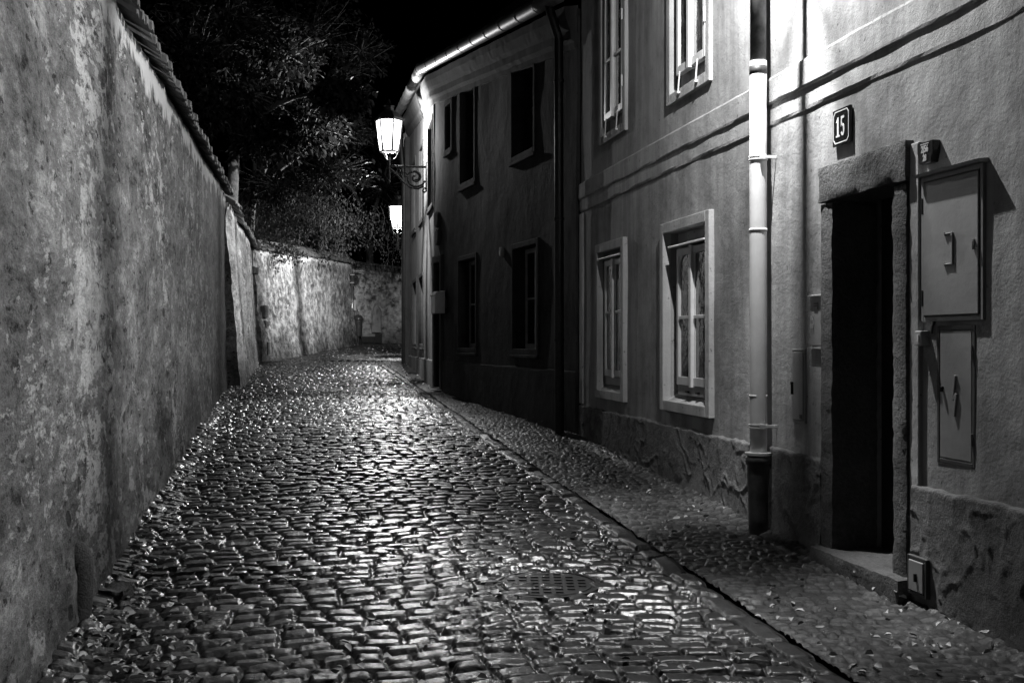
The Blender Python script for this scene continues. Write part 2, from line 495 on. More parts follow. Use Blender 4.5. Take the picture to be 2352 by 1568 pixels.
# ------------------------------------------------------------------ facades
def facade(name, fr, s0, s1, z1, openings, depth, mat, parent, amp=.006, seed=1, topf=None, step=.13):
    S = {round(s0, 4), round(s1, 4)}; Z = {round(z1, 4)}
    zlo = min(gz(fr.Y(s0)), gz(fr.Y(s1)))-.15
    Z.add(round(zlo, 4))
    for o in openings:
        S |= {round(o[0], 4), round(o[1], 4)}; Z |= {round(o[2], 4), round(o[3], 4)}
    def fill(a):
        a = sorted(a); r = []
        for p, q in zip(a, a[1:]):
            n = max(1, int((q-p)/step)); r += [p+(q-p)*i/n for i in range(n)]
        return r+[a[-1]]
    S = fill(S); Z = fill(Z)
    SS, ZZ = np.meshgrid(S, Z)
    D = amp*fbm(SS*.9, ZZ*.9, seed, 3)*1.6
    idx = -np.ones(SS.shape, int); vs = []; fs = []
    def vid(i, j):
        if idx[j, i] < 0: idx[j, i] = len(vs); vs.append((SS[j, i], D[j, i], ZZ[j, i]))
        return idx[j, i]
    def inside(s, z): return any(o[0] < s < o[1] and o[2] < z < o[3] for o in openings)
    hole = np.zeros((len(Z)-1, len(S)-1), bool)
    for j in range(len(Z)-1):
        for i in range(len(S)-1):
            hole[j, i] = inside((S[i]+S[i+1])/2, (Z[j]+Z[j+1])/2)
    for j in range(len(Z)-1):
        for i in range(len(S)-1):
            if not hole[j, i]: fs.append((vid(i, j), vid(i, j+1), vid(i+1, j+1), vid(i+1, j)))
            else:
                for (a, b, c, d, oi, oj) in ((i, j, i, j+1, i-1, j), (i+1, j+1, i+1, j, i+1, j), (i+1, j, i, j, i, j-1), (i, j+1, i+1, j+1, i, j+1)):
                    if 0 <= oi < hole.shape[1] and 0 <= oj < hole.shape[0] and not hole[oj, oi]:
                        p = vid(a, b); q = vid(c, d); n = len(vs)
                        vs.append((vs[p][0], -depth, vs[p][2])); vs.append((vs[q][0], -depth, vs[q][2]))
                        fs.append((p, n, n+1, q))
    # end returns and top
    for i, sgn in ((0, 1), (len(S)-1, -1)):
        for j in range(len(Z)-1):
            p, q = vid(i, j), vid(i, j+1); n = len(vs)
            vs.append((vs[p][0], -.55, vs[p][2])); vs.append((vs[q][0], -.55, vs[q][2]))
            fs.append((p, n, n+1, q) if sgn < 0 else (q, n+1, n, p))
    if topf:
        vs = [(a, b, c if c < 5.4 else 5.4+(c-5.4)*(topf(a)-5.4)/(z1-5.4)) for a, b, c in vs]
    return link_mesh(name, vs, fs, mat, parent, fr)

def ring(mb, s0, s1, z0, z1, w, d0, d1, wb=None, wt=None):
    wb = w if wb is None else wb; wt = w if wt is None else wt
    mb.box(s0, s0+w, d0, d1, z0, z1); mb.box(s1-w, s1, d0, d1, z0, z1)
    mb.box(s0+w, s1-w, d0, d1, z0, z0+wb); mb.box(s0+w, s1-w, d0, d1, z1-wt, z1)

def casement(fr, par, s0, s1, z0, z1, d, tz, mw=.055, bar=.028, trim='wood_w', arched=False, stile=.05):
    mb = MB(); t = .05
    ring(mb, s0, s1, z0, z1, stile, d-t, d, .07, .06)
    m = (s0+s1)/2
    mb.box(m-mw/2, m+mw/2, d-t, d+.022, z0-.012, z1+.012)
    for (a, b) in ((s0+stile, m-mw/2), (m+mw/2, s1-stile)):
        mb.box(a, a+.018, d-t, d-.008, z0+.07, z1-.06); mb.box(b-.018, b, d-t, d-.008, z0+.07, z1-.06)
        if tz: mb.box(a+.018, b-.018, d-t, d+.004, tz-bar/2, tz+bar/2)
    if arched:
        for sg, e in ((1, s0+stile), (-1, s1-stile)):
            mb.prism([(e, z1-.06), (e, z1-.2)]+[(e+sg*.12*(1-math.cos(x)), z1-.2+.14*math.sin(x)) for x in (.3, .6, .9, 1.2, 1.45)], 'd', d-t, d-.004)
    o = mb.build('casement', M[trim], par, fr, bevel=.004)
    g = MB().box(s0+stile-.01, s1-stile+.01, d-.022, d-.015, z0+.05, z1-.05)
    g.build('pane', M['glass'] if fr is not A else M['glassA'], par, fr)
    return o

# --- house A -----------------------------------------------------------------
houseA = root('rendered_house', A, 'pale stuccoed two-storey house with moulded string course and rough plinth', 'house')
winA = {  # outer surround s0,s1,z0,z1 ; casement s0,s1,z0,z1 ; transom z
    'a1': ((11.29, 12.35, 1.005, 2.62), (11.46, 12.17, 1.24, 2.44), 1.90),
    'a2': ((8.94, 10.15, 1.005, 2.62), (9.09, 9.86, 1.235, 2.38), 1.80),
    'a3': ((11.27, 12.24, 3.655, 5.35), (11.36, 12.03, 3.88, 5.2), 4.48),
    'a4': ((8.97, 10.01, 3.62, 5.35), (9.07, 9.75, 3.83, 5.2), 4.6),
    'a5': ((5.45, 6.52, 3.60, 5.35), (5.6, 6.37, 3.82, 5.2), 4.6),
}
DOOR = (6.205, 6.90, .36, 2.46)
ops = []
BW = .085
for k, (o, c, tz) in winA.items():
    ops.append((o[0]+BW, o[1]-BW, o[2]+BW, o[3]-BW))
ops.append((DOOR[0]-.02, DOOR[1]+.02, DOOR[2]-.02, DOOR[3]+.02))
facade('wall', A, .6, 13.09, 7.4, ops, .34, M['wallA'], houseA, .008, 3)
for k, (o, c, tz) in winA.items():
    low = k in ('a1', 'a2')
    mb = MB()
    ring(mb, o[0], o[1], o[2], o[3], BW+.004, -.03, .045 if low else .032)
    w = mb.build('window', M['trimA'], houseA, A, bevel=.006)
    D = .075 if low else .05
    i0, i1, j0, j1 = o[0]+BW, o[1]-BW, o[2]+BW, o[3]-BW
    MB().box(i0-.02, i1+.02, -D-.05, -D-.02, j0-.02, j1+.02).build('reveal_panel', M['trimA'] if not low else M['wallA'], w, A)
    dl = -.012 if low else .03
    casement(A, w, c[0], c[1], c[2], c[3], dl, tz, arched=(k == 'a2'), trim='wood_w')
    if low:
        h = MB(); h.hexa([(c[0]-.05, -.09, c[3]+.025), (c[1]+.05, -.09, c[3]+.025), (c[1]+.05, .05, c[3]+.012), (c[0]-.05, .05, c[3]+.012),
                          (c[0]-.05, -.09, c[3]+.05), (c[1]+.05, -.09, c[3]+.05), (c[1]+.05, .05, c[3]+.028), (c[0]-.05, .05, c[3]+.028)])
        h.build('drip_board', M['wood_w'], w, A, bevel=.003)
        sl = MB(); sl.prism([(-.093, j0), (.012, j0), (-.093, c[2]-.085)], 's', i0+.002, i1-.002)
        sl.build('sill', M['trimA'], w, A)
        lb = MB().box(c[0]+.01, c[1]-.01, -.085, -.022, c[2]-.085, c[2]-.004); lb.build('sill_board', M['wood_g'], w, A, bevel=.004)
        if k == 'a2':
            for zz in (1.36, 1.72, 2.12): MB().tube([(c[0]-.012, dl+.004, zz), (c[0]-.012, dl+.004, zz+.12)], .011, 8).build('hinge', M['white'], w, A)
            for f in (.3, .62): MB().box(c[0]+f*(c[1]-c[0]), c[0]+f*(c[1]-c[0])+.05, -.024, .0, c[2]-.06, c[2]-.045).build('sill_catch', M['iron'], w, A)
    else:
        for f in (.18, .8):
            st = MB(); a = c[0]+f*(c[1]-c[0]); st.tube([(a, .045, c[2]+.01), (a+.03, .05, o[2]+BW*.6)], .006, 6); st.lathe([(.014, 0), (.014, .016)], (a+.03, .045, o[2]+BW*.5), 8)
            st.build('stay_rod', M['white'], w, A)
        for zz in (4.1, 4.75): MB().tube([(c[0]-.008, .034, zz), (c[0]-.008, .034, zz+.11)], .011, 8).build('hinge', M['white'], w, A)

def course(name, fr, s0, s1, prof, mat, par, seed, wob=.012):
    n = int((s1-s0)/.07); ss = np.linspace(s0, s1, n)
    vs = []; fs = []; k = len(prof)
    for i, s in enumerate(ss):
        for q, (d, z) in enumerate(prof):
            vs.append((s, d+(.004*vn(s*3, q, seed) if d > 0 else 0), z+wob*fbm(s*.8, q*.05, seed, 3)+.003*vn(s*9, q*3, seed)))
    for i in range(n-1):
        for q in range(k-1):
            fs.append((i*k+q, (i+1)*k+q, (i+1)*k+q+1, i*k+q+1))
    fs.append(tuple(range(k))); fs.append(tuple(range((n-1)*k, n*k))[::-1])
    return link_mesh(name, vs, fs, mat, par, fr)
course('string_course', A, .6, 13.12, [(-.03, 3.385), (.022, 3.380), (.028, 3.365), (.029, 3.215), (.024, 3.20), (.0135, 3.198), (.015, 3.08), (.010, 3.062), (-.03, 3.055)], M['corA'], houseA, 4, .006)

# plinth: displaced rough-cast, in two runs either side of the doorway
def rough_plinth(fr, s0, s1, zt, par, mat, amp=.016, base_d=.03, step=.0135, seed=2):
    ns = int((s1-s0)/step); nz = int((zt+.1)/step)
    S = np.linspace(s0, s1, ns); T = np.linspace(0, 1, nz)
    SS, TT = np.meshgrid(S, T)
    zb = SL*(fr.o[1]+S*fr.t[1])-.12
    tops = zt+.008*vn(S*3, S*0, seed)+.008*vn(S*14, S*0, seed+1)
    ZZ = zb[None, :]+(tops-zb)[None, :]*TT
    ridge = 1-np.abs(fbm(SS*3.1+.5*vn(SS*2, ZZ*2, 7), ZZ*2.6, seed, 3))*13
    rid2 = 1-np.abs(fbm(SS*7+.4*vn(SS*5, ZZ*5, 17), ZZ*3.2, seed+40, 2))*11
    rough = amp*(.10*fbm(SS*3, ZZ*3, seed+9, 2)+.30*fbm(SS*24, ZZ*20, seed+31, 2)+1.5*np.clip(ridge, 0, 1)*sst(-.6, .1, vn(SS*1.3, ZZ*1.1, seed+4))+1.1*np.clip(rid2, 0, 1)*sst(-.5, .2, vn(SS*1.9, ZZ*1.5, seed+14))+.8*np.clip(1-np.abs(fbm(SS*11+.5*vn(SS*6, ZZ*9, 27), ZZ*7, seed+50, 2))*8, 0, 1)*sst(-.4, .3, vn(SS*2.9, ZZ*2.5, seed+24)))
    D = base_d+rough
    D[-1, :] = -.02
    D[-2, :] = base_d*.8
    P = np.stack([SS.ravel(), D.ravel(), ZZ.ravel()], 1)
    i = np.arange(ns-1)[None, :]+np.arange(nz-1)[:, None]*ns
    Fc = np.stack([i, i+ns, i+ns+1, i+1], -1).reshape(-1, 4)
    return link_mesh('plinth', P, Fc, mat, par, fr, smooth=True)
rough_plinth(A, .6, 6.03, .865, houseA, M['plA'], .0048)
rough_plinth(A, 7.06, 13.1, .89, houseA, M['plA'], .0048, seed=6)
MB().box(12.98, 13.13, -.05, .022, .9, 3.04).build('corner_strip', M['trimA'], houseA, A, bevel=.01)
MB().hexa([(.6, -6, 9.6), (13.1, -6, 9.6), (13.1, .45, 7.25), (.6, .45, 7.25), (.6, -6, 9.75), (13.1, -6, 9.75), (13.1, .45, 7.4), (.6, .45, 7.4)]).build('roof', M['tile'], houseA, A)
MB().box(.6, 13.09, -5.4, -5.2, -.2, 8.5).build('back_wall', M['wallA'], houseA, A)

# doorway
def stone_box(s0, s1, d0, d1, z0, z1, step=.035, amp=.006, seed=1):
    """a dressed stone block with slightly uneven faces"""
    bm_v = []; bm_f = []
    def face(o, u, v, nu, nv):
        b = len(bm_v)
        for j in range(nv+1):
            for i in range(nu+1):
                bm_v.append(tuple(o[k]+u[k]*i/nu+v[k]*j/nv for k in range(3)))
        for j in range(nv):
            for i in range(nu):
                q = b+j*(nu+1)+i; bm_f.append((q, q+1, q+nu+2, q+nu+1))
    ds, dd, dz = s1-s0, d1-d0, z1-z0
    c = lambda x: max(2, int(x/step))
    face((s0, d1, z0), (0, 0, dz), (ds, 0, 0), c(dz), c(ds))
    face((s0, d0, z0), (0, 0, dz), (0, dd, 0), c(dz), c(dd))
    face((s1, d1, z0), (0, 0, dz), (0, -dd, 0), c(dz), c(dd))
    face((s0, d1, z1), (0, -dd, 0), (ds, 0, 0), c(dd), c(ds))
    face((s0, d0, z0), (ds, 0, 0), (0, 0, dz), c(ds), c(dz))
    face((s0, d0, z0), (0, dd, 0), (ds, 0, 0), c(dd), c(ds))
    V = np.array(bm_v)
    n = amp
    for k, (x, y) in enumerate(((1, 2), (0, 2), (0, 1))):
        V[:, k] += n*fbm(V[:, x]*9+seed, V[:, y]*9+V[:, k]*5, seed+k, 3)
        V[:, k] += n*.7*vn(V[:, x]*31+V[:, k]*17, V[:, y]*31, seed+k+20)
    cen = np.array([(s0+s1)/2, (d0+d1)/2, (z0+z1)/2]); half = np.array([ds, dd, dz])/2
    e = (np.abs(V-cen) > half-.012).sum(1) >= 2
    V[e] -= np.sign(V[e]-cen)*.006
    return V, bm_f
dw = MB()
dp = .042
for a in (stone_box(DOOR[1]-.002, 7.055, -.26, dp, .2, 2.43, seed=3), stone_box(6.06, DOOR[0]+.002, -.26, dp, .12, 2.43, seed=4)):
    dw.add(*a)
surround = dw.build('door_surround', M['granite'], houseA, A, smooth=True)
V, f = stone_box(6.045, 7.065, -.26, dp+.014, 2.435, 2.655, seed=9)
MB().add(V, f).build('lintel', M['granite'], houseA, A, smooth=True)
V, f = stone_box(6.02, 7.07, -.3, dp+.07, .05, .365, seed=12)
MB().add(V, f).build('doorstep', M['granite'], houseA, A, smooth=True)
mg = MB().box(5.965, 6.058, -.02, .024, .2, 2.63)
mg.build('surround_margin', M['trimA'], houseA, A, bevel=.008)
dm = MB().box(DOOR[0]-.02, DOOR[1]+.02, -.33, -.29, .36, 2.5)
for (z0, z1) in ((.5, 1.1), (1.25, 2.3)):
    for (a, b) in ((DOOR[0]+.08, 6.5), (6.57, DOOR[1]-.08)): dm.box(a, b, -.29, -.275, z0, z1)
door = dm.build('door', M['wood_d'], houseA, A, bevel=.006)
hp = MB(); hs = 6.31
hp.box(hs-.02, hs+.02, -.278, -.268, 1.5, 1.74); hp.tube([(hs, -.27, 1.52), (hs, -.22, 1.53), (hs, -.215, 1.56), (hs, -.215, 1.70), (hs, -.22, 1.73), (hs, -.27, 1.735)], .008, 8)
hp.lathe([(.02, 0), (.02, .03)], (hs+.1, -.268, 1.63), 10)
hp.build('door_handle', M['zinc'], door, A)

# rain pipe of house A
pd = .105; ps = A.px(1742, 650, pd)[0]
lower = MB(); lower.tube([(ps, pd, .7), (ps, pd, 1.03), (ps, pd, 1.23), (ps+.004, pd, 2.35), (ps+.004, pd, 2.83), (ps+.006, pd, 3.49)], .058, 20)
for z in (1.232, 2.351): lower.tube([(ps+.003, pd, z-.01), (ps+.003, pd, z+.01)], .0605, 20)
dpipe = lower.build('downpipe', M['metal_p'], houseA, A, smooth=False)
for p in dpipe.data.polygons: p.use_smooth = len(p.vertices) == 4
up = MB(); up.tube([(ps+.006, pd, 3.44), (ps+.006, pd, 4.6), (ps+.006, pd, 7.3)], .054, 20); up.tube([(ps+.006, pd, 3.4), (ps+.006, pd, 3.455)], .0595, 20)
u = up.build('old_pipe', M['metal_b'], dpipe, A); u['label'] = 'dark rusty upper length of the rain pipe'
for p in u.data.polygons: p.use_smooth = len(p.vertices) == 4
for z in (1.028, 2.834, 4.5):
    br = MB()
    br.tube([(ps+.003, pd, z-.014), (ps+.003, pd, z-.004)], .065, 20); br.tube([(ps+.003, pd, z+.006), (ps+.003, pd, z+.016)], .065, 20)
    br.box(ps-.068, ps-.058, -.01, pd-.02, z-.008, z+.012); br.box(ps-.076, ps-.062, pd-.02, pd+.02, z-.016, z+.018)
    br.build('pipe_clamp', M['metal_p'], dpipe, A, bevel=.002)
bt = MB(); bz = gz(8.0)
bt.lathe([(.062, -.06), (.064, .10), (.068, .30), (.072, .36), (.074, .40), (.074, .47), (.083, .472), (.085, .50), (.083, .53), (.06, .535)], (ps-.005, pd+.005, bz-.02), 24)
b_ = bt.build('pipe_boot', M['cast'], dpipe, A, smooth=False)
for p in b_.data.polygons: p.use_smooth = len(p.vertices) == 4
rg_ = MB().lathe([(.08, 0), (.088, .004), (.088, .02), (.06, .024)], (ps-.003, pd+.004, bz+.512), 24); rg_.build('boot_collar', M['metal_p'], dpipe, A)
MB().lathe([(.012, -.02), (.02, 0), (.016, .03), (.004, .05)], (ps+.085, pd+.03, bz+.42), 10).build('boot_bolt', M['metal_p'], dpipe, A)

# things fixed to house A
def text_into(mb_name, txt, fr, s, z, d, size, xs, mat, par, ext=.0015, offset=0.0, spacing=1.0):
    cu = bpy.data.curves.new('t', 'FONT'); cu.body = txt; cu.size = size; cu.extrude = ext; cu.align_x = 'CENTER'; cu.align_y = 'CENTER'
    cu.offset = offset; cu.space_character = spacing; cu.resolution_u = 4
    ob = bpy.data.objects.new('t', cu); COL.objects.link(ob)
    bpy.context.view_layer.update()
    me = bpy.data.meshes.new_from_object(ob.evaluated_get(bpy.context.evaluated_depsgraph_get()))
    vs = [(s-v.co.x*xs, d+v.co.z, z+v.co.y) for v in me.vertices]
    fs = [tuple(p.vertices) for p in me.polygons]
    bpy.data.objects.remove(ob); bpy.data.curves.remove(cu); bpy.data.meshes.remove(me)
    return MB().add(vs, fs).build(mb_name, mat, par, fr)

r = root('house_number_sign', A, 'dark enamel house number sign reading 15 beside the doorway lintel', 'sign', 6.81, .01, 2.75)
s0, s1, z0, z1 = 6.71, 6.925, 2.757, 2.972
MB().box(s0, s1, .004, .022, z0, z1).build('plate', M['enamel'], r, A, bevel=.004)
bd = MB(); i = .014; w = .006
def chamfer_ring(mb, s0, s1, z0, z1, c, w, d0, d1):
    def oc(m):
        a, b, e, f = s0+m, s1-m, z0+m, z1-m; k = c-m*.4
        return [(a+k, e), (b-k, e), (b, e+k), (b, f-k), (b-k, f), (a+k, f), (a, f-k), (a, e+k)]
    P, Q = oc(0), oc(w)
    for q in range(8):
        n = (q+1) % 8
        mb.hexa([(P[q][0], d0, P[q][1]), (P[n][0], d0, P[n][1]), (Q[n][0], d0, Q[n][1]), (Q[q][0], d0, Q[q][1]),
                 (P[q][0], d1, P[q][1]), (P[n][0], d1, P[n][1]), (Q[n][0], d1, Q[n][1]), (Q[q][0], d1, Q[q][1])])
chamfer_ring(bd, s0+.012, s1-.012, z0+.012, z1-.012, .022, .006, .021, .0235)
bd.build('border', M['white'], r, A)
# narrow bold numerals cut as polygons
nm = MB(); cz = (z0+z1)/2; cs = (s0+s1)/2
def poly(pts, ox):
    P = [(cs-(x+ox), cz+y) for x, y in pts]
    nm.prism(P, 'd', .021, .0245)
poly([(-.010, -.058), (.010, -.058), (.010, .058), (-.004, .058), (-.010, .048)], -.036)
poly([(-.024, .030), (-.0105, .048), (-.0105, .034), (-.0105, .028)], -.036)
poly([(-.024, -.058), (-.0105, -.058), (-.0105, -.048), (-.024, -.048)], -.036); poly([(.0105, -.058), (.024, -.058), (.024, -.048), (.0105, -.048)], -.036)
arc = [(.022*math.cos(a)+.0, .036*math.sin(a)-.022) for a in np.linspace(1.9, -2.7, 16)]
ari = [(.008*math.cos(a)+.0, .022*math.sin(a)-.022) for a in np.linspace(1.9, -2.7, 16)]
for q in range(15): poly([arc[q], arc[q+1], ari[q+1], ari[q]], .022)
poly([(-.020, .058), (.020, .058), (.020, .044), (-.008, .044)], .022)
poly([(-.020, .058), (-.0081, .0439), (-.007, .010), (-.0205, -.004)], .022)
nm.build('numeral', M['white'], r, A)

r = root('marker_plate', A, 'small dark marker plate reading 2|56 and 28 at the lintel corner', 'sign', 5.87, .02, 2.5)
mp = MB(); mp.prism([(5.80, 2.61), (5.945, 2.61), (5.945, 2.56), (5.925, 2.50), (5.82, 2.50), (5.80, 2.56)], 'd', .0, .045)
mp.build('plate', M['enamel'], r, A, bevel=.004)
text_into('lettering', '2|56', A, 5.872, 2.572, .0455, .05, .75, M['white'], r, offset=.0012)
text_into('lettering', '28', A, 5.872, 2.527, .0455, .045, .75, M['white'], r, offset=.0012)
MB().box(5.835, 5.912, .045, .0465, 2.597, 2.601).build('top_line', M['white'], r, A)

def cabinet(label, s0, s1, z0, z1, proud, fw, name='meter_cabinet', door_d=.012, dark=True):
    r = root(name, A, label, 'cabinet', (s0+s1)/2, 0, z0)
    m = MB(); ring(m, s0, s1, z0, z1, fw, -.02, proud)
    m.build('cabinet_frame', M['cabd'] if dark else M['cab'], r, A, bevel=.003)
    d = MB().box(s0+fw+.006, s1-fw-.006, -.01, proud-.006+door_d, z0+fw+.006, z1-fw-.006)
    dd = d.build('cabinet_door', M['cab'], r, A, bevel=.004)
    MB().box(s0+fw-.002, s1-fw+.002, -.02, -.012, z0+fw-.002, z1-fw+.002).build('cabinet_back', M['cabd'], r, A)
    return r, dd
r, dd = cabinet('large grey metal wall cabinet with a plate holder right of the doorway', 5.42, 5.955, 1.70, 2.437, .016, .024, dark=False)
MB().hexa([(5.40, -.02, 2.437), (5.97, -.02, 2.437), (5.97, .05, 2.437), (5.40, .05, 2.437), (5.40, -.02, 2.46), (5.97, -.02, 2.46), (5.97, .055, 2.452), (5.40, .055, 2.452)]).build('hood', M['cab'], r, A)
h = MB(); q = .026
h.tube([(5.73, q, 2.13), (5.655, q, 2.13)], .0045, 6); h.tube([(5.655, q, 2.13), (5.655, q, 1.98)], .0045, 6); h.tube([(5.655, q, 1.98), (5.73, q, 1.98)], .0045, 6)
for p in ((5.725, 2.13), (5.66, 2.125), (5.66, 1.985), (5.725, 1.98)): h.box(p[0]-.006, p[0]+.006,   .016, .0305, p[1]-.008, p[1]+.008)
h.build('plate_holder', M['cab'], dd, A)
MB().box(5.474, 5.492, .012, .03, 2.05, 2.085).lathe([(.006, 0), (.006, .04)], (5.483, .028, 2.035), 8).build('latch', M['zinc'], dd, A, bevel=.002)
for z in (1.78, 2.25): MB().tube([(5.938, .018, z), (5.938, .018, z+.08)], .007, 8).build('hinge', M['cabd'], r, A)
r, dd = cabinet('narrow grey electric cabinet with raised lightning bolt under the large cabinet', 5.50, 5.825, .995, 1.678, .006, .022, door_d=.006, dark=True)
lb = MB()
for (a, b) in (((5.655, 1.435), (5.675, 1.32)), ((5.675, 1.315), (5.645, 1.345)), ((5.645, 1.345), (5.665, 1.235))):
    v = Vector((b[0]-a[0], 0, b[1]-a[1])).normalized(); nn = Vector((v.z, 0, -v.x))*.007
    lb.hexa([(a[0]-nn.x, .0, a[1]-nn.z), (a[0]+nn.x, .0, a[1]+nn.z), (b[0]+nn.x, .0, b[1]+nn.z), (b[0]-nn.x, .0, b[1]-nn.z),
             (a[0]-nn.x, .016, a[1]-nn.z), (a[0]+nn.x, .016, a[1]+nn.z), (b[0]+nn.x, .016, b[1]+nn.z), (b[0]-nn.x, .016, b[1]-nn.z)])
lb.build('lightning_bolt', M['cab'], dd, A, bevel=.002)
MB().tube([(5.775, .0, 1.37), (5.775, .014, 1.37), (5.772, .016, 1.35)], [.012, .012, .008], 10).build('knob', M['iron'], dd, A)
for z in (1.10, 1.52): MB().tube([(5.522, .008, z), (5.522, .008, z+.06)], .006, 8).build('hinge', M['cab'], r, A)
r, dd = cabinet('slim grey wall cabinet with small lock left of the doorway', 7.325, 7.513, 1.08, 1.55, .012, .012, dark=False)
MB().box(7.478, 7.488, .016, .034, 1.26, 1.34).build('latch', M['iron'], dd, A, bevel=.001)
MB().box(7.35, 7.385, .016, .0205, 1.11, 1.135).build('maker_plate', M['cabd'], dd, A)
r, dd = cabinet('tiny metal hatch in the rough plinth beside the doorstep', 5.845, 6.025, .30, .50, .055, .016, 'plinth_hatch')
MB().box(5.92, 5.93, .06, .075, .375, .415).build('latch', M['iron'], dd, A)

r = root('intercom', A, 'flat grey door intercom panel on the left of the stone doorway', 'intercom', 7.15, 0, 1.571)
MB().box(7.06, 7.245, -.01, .014, 1.575, 1.878).build('panel', M['cab'], r, A, bevel=.004)
ho = MB(); ho.hexa([(7.05, -.01, 1.882), (7.255, -.01, 1.882), (7.255, .03, 1.878), (7.05, .03, 1.878), (7.05, -.01, 1.894), (7.255, -.01, 1.894), (7.255, .03, 1.884), (7.05, .03, 1.884)])
ho.build('hood', M['cab'], r, A)
for z in (1.80, 1.815, 1.83): MB().box(7.135, 7.185, .0145, .019, z, z+.008).build('speaker_slot', M['cabd'], r, A)
for z in (1.68, 1.73):
    for s in (7.19, 7.215): MB().box(s, s+.008, .0145, .02, z, z+.03).build('button', M['white'], r, A)
MB().box(7.05, 7.255, -.01, .018, 1.556, 1.566).build('lip', M['trimA'], r, A)

r = root('bell_push', A, 'small pale bell push box between the doorway and the cabinets', 'doorbell', 5.93, 0, 1.576)
MB().box(5.90, 5.962, -.005, .05, 1.578, 1.655).build('housing', M['box'], r, A, bevel=.006)
MB().box(5.915, 5.93, .0505, .056, 1.60, 1.635).build('button', M['white'], r, A)
MB().tube([(5.85, .0, 1.72), (5.85, .015, 1.68), (5.86, .015, 1.64)], .008, 6).build('cable', M['cabd'], r, A)

# --- house B -----------------------------------------------------------------
houseB = root('dark_house', B1, 'dark weathered two-storey house bending with the lane, gutter along its eaves', 'house')
w1 = [(1.40, 2.45, 3.99, 5.34), (4.22, 5.17, 3.99, 5.59), (5.62, 6.13, 4.68, 5.54), (1.275, 2.41, 1.43, 2.90), (4.14, 5.28, 1.43, 2.93)]
DB = (6.24, 6.86, .82, 3.05)
BB = .07
eaveZ = lambda Y: 6.28+(.10 if Y > 19.55 else .115)*(Y-19.55)
top1 = lambda s: eaveZ(B1.Y(s))-.22
top2 = lambda s: eaveZ(B2.Y(s))-.22
ops = [(a+BB, b-BB, c+BB, d-BB) for a, b, c, d in w1]+[(DB[0]+.1, DB[1]-.1, DB[2], DB[3]-.12)]
facade('wall', B1, -.05, B1.L, 6.06, ops, .30, M['wallB'], houseB, .012, 8, top1)
w2 = [(.12, 1.30, 3.96, 5.55), (2.55, 3.62, 3.96, 5.53), (4.75, 6.1, 3.98, 5.57), (4.45, 5.75, 1.48, 2.95), (2.42, 3.72, 1.48, 2.95)]
ops = [(a+BB, b-BB, c+BB, d-BB) for a, b, c, d in w2]
facade('wall', B2, .0, B2.L, 6.06, ops, .30, M['wallB_lit'], houseB, .01, 18, top2)
for fr, ws in ((B1, w1), (B2, w2)):
    for (a, b, c, d) in ws:
        m = MB(); ring(m, a, b, c, d, BB+.003, -.03, .022)
        m.box(a-.004, b+.004, -.02, .04, c-.045, c-.002)
        w = m.build('window', M['trimB'], houseB, fr, bevel=.008)
        up = c > 3
        D = .16
        casement(fr, w, a+BB, b-BB, c+BB, d-BB, -D, None if (b-a) < .6 else (c+d)/2, trim='wood_g' if not up else 'wood_d', stile=.045)
        MB().box(a+BB-.01, b-BB+.01, -D-.08, -D-.06, c+BB-.01, d-BB+.01).build('shutter_board', M['wood_d'], w, fr)
m = MB(); ring(m, DB[0], DB[1], DB[2]-.02, DB[3], .10, -.03, .05, .02, .12)
m.build('door_surround', M['trimB'], houseB, B1, bevel=.008)
dB = MB().box(DB[0]+.08, DB[1]-.08, -.2, -.15, DB[2]-.05, DB[3]-.1).build('door', M['wood_d'], houseB, B1)
MB().box(DB[0]+.1, DB[1]-.1, -.15, -.135, 2.72, 2.92).build('transom_light', M['wood_g'], dB, B1)
MB().box(DB[0]-.05, DB[1]+.05, -.2, .12, .5, DB[2]-.025).build('doorstep', M['granite'], houseB, B1, bevel=.01)
# low base course with a thin ledge that catches light
def base_band(fr, s0, s1, z, par, seed):
    return course('base_course', fr, s0, s1, [(-.02, z+.012), (.028, z), (.03, z-.02), (.03, z-1.2), (-.02, z-1.2)], M['wallB' if fr is B1 else 'wallB_lit'], par, seed, .012)
base_band(B1, -.05, DB[0]-.003, 1.262, houseB, 3); base_band(B2, 0, B2.L, 1.27, houseB, 6)
for fr, sa, sb in ((B1, -.05, B1.L+.02), (B2, -.01, B2.L+.1)):
    co_ = course('cornice', fr, sa, sb, [(-.02, -.60), (.02, -.59), (.03, -.52), (.07, -.47), (.075, -.38), (.10, -.33), (.14, -.22), (.15, -.12), (-.02, -.10)], M['trimB'], None, 7, .012)
    me = co_.data; Mi = ROOT_M[houseB.name].inverted()
    for v in me.vertices:
        v.co.z += eaveZ(v.co.y)
        v.co = Mi @ v.co
    co_.parent = houseB
# roof and gutter follow the bend
nb = ((B1.n[0]+B2.n[0])/2, (B1.n[1]+B2.n[1])/2)
def outp(e, dz):
    a = B1.w(-.1, e, 0); b = Vector((-1.343+nb[0]*e*1.005, 19.6+nb[1]*e*1.005, 0)); c = B2.w(B2.L+.25, e, 0)
    for p in (a, b, c): p.z = eaveZ(p.y)+dz
    return a, b, c
ra = outp(.16, .02); rb = outp(-4.2, 3.2); rc = outp(.16, .08); rd = outp(-4.2, 3.28)
rf = MB()
for i in (0, 1): rf.hexa([ra[i], ra[i+1], rb[i+1], rb[i], rc[i], rc[i+1], rd[i+1], rd[i]])
rf.build('roof', M['tile'], houseB)
ga, gb, gc = outp(.235, 0)
def lerp(p, q, n): return [p+(q-p)*i/n for i in range(n)]
gp = lerp(ga, gb, 10)+lerp(gb, gc, 8)+[gc]
gm = MB().tube(gp, .092, 16).build('gutter', M['gutter'], houseB)
for p in gm.data.polygons: p.use_smooth = len(p.vertices) == 4
